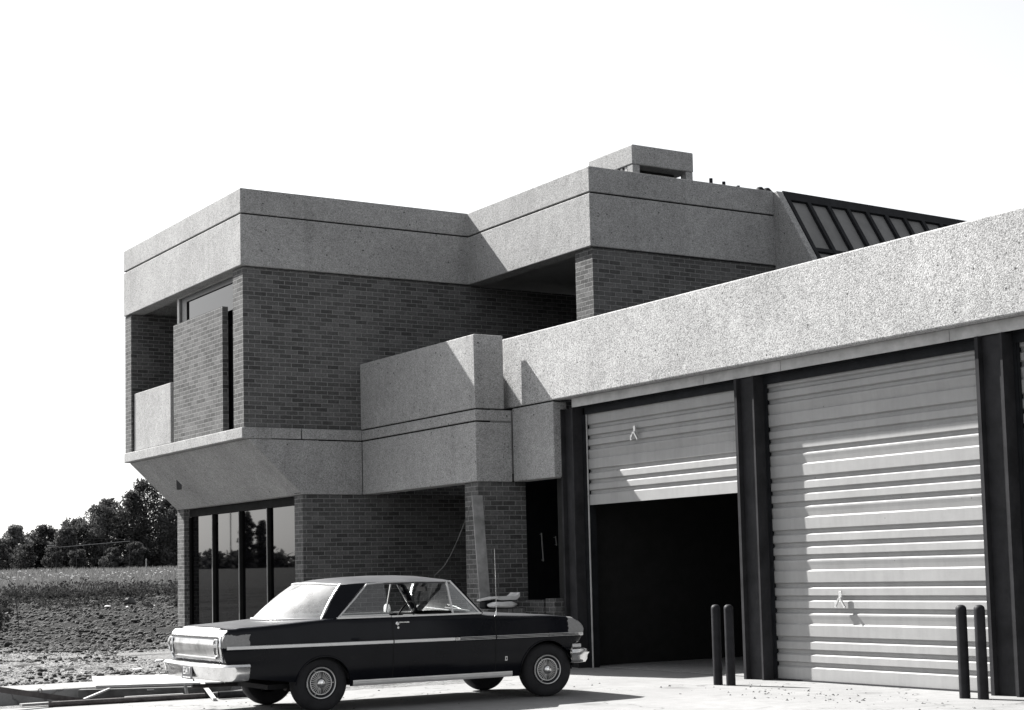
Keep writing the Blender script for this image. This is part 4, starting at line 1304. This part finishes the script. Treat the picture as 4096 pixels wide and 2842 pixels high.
for i, (x, y, h, w, lf, lab) in enumerate(SHRUBS):
    make_tree(x, y, h, w, 300 + i, lf, lab, nclump=12, dens=220, lsize=.10, low=.06, group='shrubs at the foot of the tree line', name='shrub', cat='shrub')
# undergrowth closing the foot of the wood, and the low wood to the left that the windows mirror
rng = random.Random(5)
m = MB()
SKYL = [(34, 4.6), (40, 4.8), (43, 5.3), (46, 6.0), (48, 7.0), (50, 8.0), (53, 9.2), (56, 8.6), (62, 8.0)]
for k in range(230):
    x = 34 + 27 * rng.random(); zt = lerp_table(SKYL, x) - 1.0
    leaf_cloud(m, x, 154 + rng.uniform(-1, 4), 2.0 + (zt - 2.0) * rng.random(), .9, .9, .75, 90, .17, rng)
for k in range(270):
    x = 22 + 54 * rng.random(); leaf_cloud(m, x, 152 + rng.uniform(-1, 4), 2.3 + 1.3 * rng.random(), 1.0, .9, .8, 80, .18, rng)
tag(m.build('undergrowth', M['leaf_dark']), kind='stuff')
m = MB()
for k in range(260):
    x = -75 + 80 * rng.random(); leaf_cloud(m, x, 165 + rng.uniform(-4, 4), 2.6 + rng.uniform(-.3, 1.2), 1.5, 1.5, 1.1, 60, .36, rng)
tag(m.build('distant_wood', M['leaf_dark']), kind='stuff')
for i, (x, y, h, w, lab) in enumerate(((-41.2, 150, 5.6, .9, 'tall narrow dark tree in the mirrored view, the taller of two'), (-43.6, 152, 4.8, .9, 'narrow dark tree in the mirrored view, the shorter of two'))):
    make_tree(x, y, h, w, 500 + i, 'leaf_dark', lab, nclump=34, dens=110, lsize=.15, low=.02, group='narrow trees mirrored in the windows')

# wire fence in front of the trees
F = empty('wire_fence', (37.5, 120, base_h(37.5, 120)))
tag(F, 'tall wire fence with thin posts and a pale sloping top rail before the trees', 'fence')
for x, zt in ((34.95, 4.17), (35.29, 4.17), (36.82, 4.79), (38.88, 4.34), (40.91, 4.55)):
    MB().tube([(x, 120, base_h(x, 120) - .1), (x, 120, zt)], .022, 6).build('post', M['primer_steel'], F, smooth=True)
MB().tube([(35.65, 120, 4.013), (40.91, 120, 4.41)], .026, 6).build('top_rail', M['galvanised'], F, smooth=True)
MB().tube([(36.8, 120.03, 3.15), (40.9, 120.03, 3.03)], .014, 5).build('wire', M['wire'], F)
MB().tube([(36.8, 120.03, 4.66), (38.9, 120.03, 4.60), (40.9, 120.03, 4.52)], .014, 5).build('wire', M['wire'], F)
MB().beam((34.62, 119.95, 4.12), (35.12, 119.95, 4.13), .06, .06).build('crosspiece', M['galvanised'], F)
tag(MB().lathe([(0, 1.15), (.05, 1.13), (.055, 0)], 10, 'z', (42.2, 120, base_h(42, 120))).build('marker_post', M['galvanised'], smooth=True), 'short pale marker post in the tall grass right of the fence', 'post')
# pole and wires seen mirrored in the windows
pole = MB().tube([(-38.6, 148, 2.2), (-38.6, 148, 12.2)], [.07, .05], 8).beam((-39.8, 148, 11.6), (-37.4, 148, 11.6), .12, .14).tube([(-38.25, 147.8, 9.3), (-38.25, 147.8, 10.3)], .22, 10)
tag(pole.build('utility_pole', M['dark_wood'], smooth=True), 'utility pole with a crossarm, mirrored in the ground floor windows', 'pole')
for i, (dx, dz) in enumerate(((-1.1, .1), (1.1, .1))):
    pts = [(-38.6 + dx - 45 + 90 * t, 148, 11.72 - 2.2 * 4 * t * (1 - t) + 2.2) if False else (-38.6 + dx - 40 + 80 * t, 148 - 8 * (t - .5), 11.7 + 3.2 * (2 * t - 1) ** 2) for t in [k / 20 for k in range(21)]]
    tag(MB().tube(pts, .03, 4).build('overhead_wire', M['wire']), 'overhead wire sagging across the utility pole, ' + ('left' if i == 0 else 'right') + ' one of two', 'wire', 'overhead wires')

# clods on the turned earth, stones and lumps in the gravel
def rubble(name, mat, n, y0, y1, r0, r1, seed, pw, thr):
    rng = random.Random(seed); m = MB(); k = 0
    ico = [(0, 0, 1), (.89, 0, .45), (.28, .85, .45), (-.72, .53, .45), (-.72, -.53, .45), (.28, -.85, .45), (.72, .53, -.45), (-.28, .85, -.45), (-.89, 0, -.45), (-.28, -.85, -.45), (.72, -.53, -.45), (0, 0, -1)]
    fc = [(0, 1, 2), (0, 2, 3), (0, 3, 4), (0, 4, 5), (0, 5, 1), (1, 6, 2), (2, 7, 3), (3, 8, 4), (4, 9, 5), (5, 10, 1), (2, 6, 7), (3, 7, 8), (4, 8, 9), (5, 9, 10), (1, 10, 6)]
    while k < n:
        y = y0 + (y1 - y0) * rng.random() ** pw
        x = rng.uniform(.16 * y, min(.50 * y, 9.6 if y < 30 else 99)) if rng.random() < .4 else rng.uniform(.225 * y, min(.41 * y, 9.6 if y < 30 else 99))
        if noise.noise(Vector((x * .55, y * .8, seed))) < thr - rng.random() * .35: continue
        r = r0 + (r1 - r0) * rng.random() ** 3.0
        q = [rng.uniform(.65, 1.35) for _ in range(3)]
        z = ground_h(x, y) + r * .25
        m.add([(x + a * r * q[0] * rng.uniform(.8, 1.2), y + b * r * q[1] * rng.uniform(.8, 1.2), z + c_ * r * .75 * q[2]) for a, b, c_ in ico], fc)
        k += 1
    tag(m.build(name, M[mat]), kind='stuff')
rubble('earth_clods', 'clod', 23000, 31, 61, .010, .075, 3, 1.15, .02)
rubble('soil_lumps', 'clod', 2900, 21, 33.5, .005, .05, 4, 1.0, .27)
rubble('gravel', 'pale_stone', 11000, 20.2, 33, .005, .026, 5, 1.0, .0)

# meadow
rng = random.Random(9)
m = MB()
def blade(m, x, y, z, h, w, lean):
    a = rng.random() * 2 * PI
    dx, dy = math.cos(a) * w, math.sin(a) * w
    l = lean * h; b = rng.random() * 2 * PI
    m.add([(x - dx, y - dy, z), (x + dx, y + dy, z), (x + l * math.cos(b), y + l * math.sin(b), z + h)], [(0, 1, 2)])
n = 0
while n < 80000:
    y = 60 + 88 * rng.random() ** 1.25
    x = rng.uniform(.17 * y, .50 * y) if rng.random() < .5 else rng.uniform(.235 * y, .395 * y)
    if y < 63 and rng.random() < .5: continue
    blade(m, x, y, ground_h(x, y) - .02, rng.uniform(.22, .50) * (1 + .5 * noise.noise(Vector((x * .3, y * .3, 0)))), .010 + y * .00026, .5)
    n += 1
tag(m.build('meadow_grass', M['grass_blade']), kind='stuff')
m = MB()
for k in range(420):
    y = rng.uniform(72, 118); x = rng.uniform(.24, .39) * y
    if noise.noise(Vector((x * .35, y * .16, 7))) < -.05: continue
    z = ground_h(x, y) + rng.uniform(.30, .50); s = rng.uniform(.03, .07)
    m.add([(x - s, y, z), (x, y - s * .6, z - s * .3), (x + s, y, z), (x, y + s * .6, z + s * .5)], [(0, 1, 2, 3)])
tag(m.build('wildflowers', M['flower']), kind='stuff')
m = MB()
for k in range(380):
    y = 57 + 6.5 * rng.random(); x = rng.uniform(.17, .47) * y
    r = rng.uniform(.25, .55) * (.5 + .5 * min(1, (y - 56) / 3))
    leaf_cloud(m, x, y, ground_h(x, y) + r * .45, r * 1.3, r, r * .8, 70, .055, rng, .3)
for k in range(110):
    y = 47 + 10 * rng.random() ** .6; x = rng.uniform(.235, .395) * y
    r = rng.uniform(.10, .26)
    leaf_cloud(m, x, y, ground_h(x, y) + r * .4, r * 1.4, r, r * .7, 36, .045, rng, .3)
tag(m.build('weeds', M['weed_leaf']), kind='stuff')
# dark weed with one tall bent stem at the left edge
wx, wy = 10.42, 40.0
W_ = empty('tall_weed', (wx, wy, ground_h(wx, wy)))
tag(W_, 'dark bushy weed with a tall arching bare stem at the left edge', 'weed')
gz = ground_h(wx, wy)
m = MB()
for k in range(16):
    a = rng.random() * 6.28; r = rng.uniform(.05, .35); hh = rng.uniform(.4, .85)
    m.tube([(wx, wy, gz), (wx + r * .4 * math.cos(a), wy + r * .4 * math.sin(a), gz + hh * .6), (wx + r * math.cos(a), wy + r * math.sin(a), gz + hh)], [.008, .006, .003], 4)
m.build('stem', M['bark'], W_)
m = MB().tube([(10.86, wy, gz), (10.79, wy, .87), (10.77, wy, 1.12), (10.73, wy, 1.32), (10.606, wy, 1.43), (10.394, wy, 1.505), (10.2, wy, 1.52)], [.012, .011, .010, .009, .008, .006, .004], 5)
m.build('bent_stem', M['bark'], W_)
m = MB()
for k in range(9): leaf_cloud(m, wx + rng.uniform(-.3, .22), wy + rng.uniform(-.3, .3), gz + rng.uniform(.15, .75), .16, .16, .16, 55, .035, rng, .2)
m.build('leaves', M['weed_leaf'], W_)
SUN_E, SKY_S, SKY_DUST, EXPOSURE = 5.0, .063, 2.0, 1.75

# ------------------------------------------------------------------ light, sky, camera
sun_dir = Vector((-.312, 1.0, .961)).normalized()
el = math.asin(sun_dir.z); az = math.atan2(sun_dir.x, sun_dir.y)
ld = bpy.data.lights.new('sun', 'SUN'); ld.energy = SUN_E; ld.angle = R(.5); ld.color = (1, .985, .96)
lo = bpy.data.objects.new('sun', ld); COL.objects.link(lo)
lo.location = (0, 0, 40)
lo.rotation_euler = (-sun_dir).to_track_quat('-Z', 'Y').to_euler()
W = bpy.data.worlds.new('World'); SC.world = W; W.use_nodes = True
nt = W.node_tree; nt.nodes.clear()
sky = nt.nodes.new('ShaderNodeTexSky'); sky.sky_type = 'NISHITA'; sky.sun_disc = False
sky.sun_elevation = el; sky.sun_rotation = az
sky.air_density = 1.0; sky.dust_density = SKY_DUST; sky.ozone_density = 1.0; sky.altitude = 100
bw = nt.nodes.new('ShaderNodeHueSaturation'); bw.inputs['Saturation'].default_value = .10
bg = nt.nodes.new('ShaderNodeBackground'); bg.inputs['Strength'].default_value = SKY_S
ow = nt.nodes.new('ShaderNodeOutputWorld')
nt.links.new(sky.outputs[0], bw.inputs['Color']); nt.links.new(bw.outputs[0], bg.inputs[0]); nt.links.new(bg.outputs[0], ow.inputs[0])

cd = bpy.data.cameras.new('camera'); co = bpy.data.objects.new('camera', cd); COL.objects.link(co)
cd.sensor_width = 36; cd.lens = 56.809; cd.shift_y = .074032; cd.clip_start = .05; cd.clip_end = 5000
yaw, pitch, roll = R(32.1944), R(5.0214), R(-1.3319)
fw = Vector((math.sin(yaw) * math.cos(pitch), math.cos(yaw) * math.cos(pitch), math.sin(pitch)))
rt = Vector((math.cos(yaw), -math.sin(yaw), 0)); up = rt.cross(fw)
r2 = rt * math.cos(roll) + up * math.sin(roll); u2 = up * math.cos(roll) - rt * math.sin(roll)
co.matrix_world = Matrix(((r2.x, u2.x, -fw.x, 0), (r2.y, u2.y, -fw.y, 0), (r2.z, u2.z, -fw.z, EYE), (0, 0, 0, 1)))
SC.camera = co
SC.view_settings.view_transform = 'Standard'; SC.view_settings.look = 'None'
SC.view_settings.exposure = EXPOSURE; SC.view_settings.gamma = 1
SC.view_settings.use_curve_mapping = False
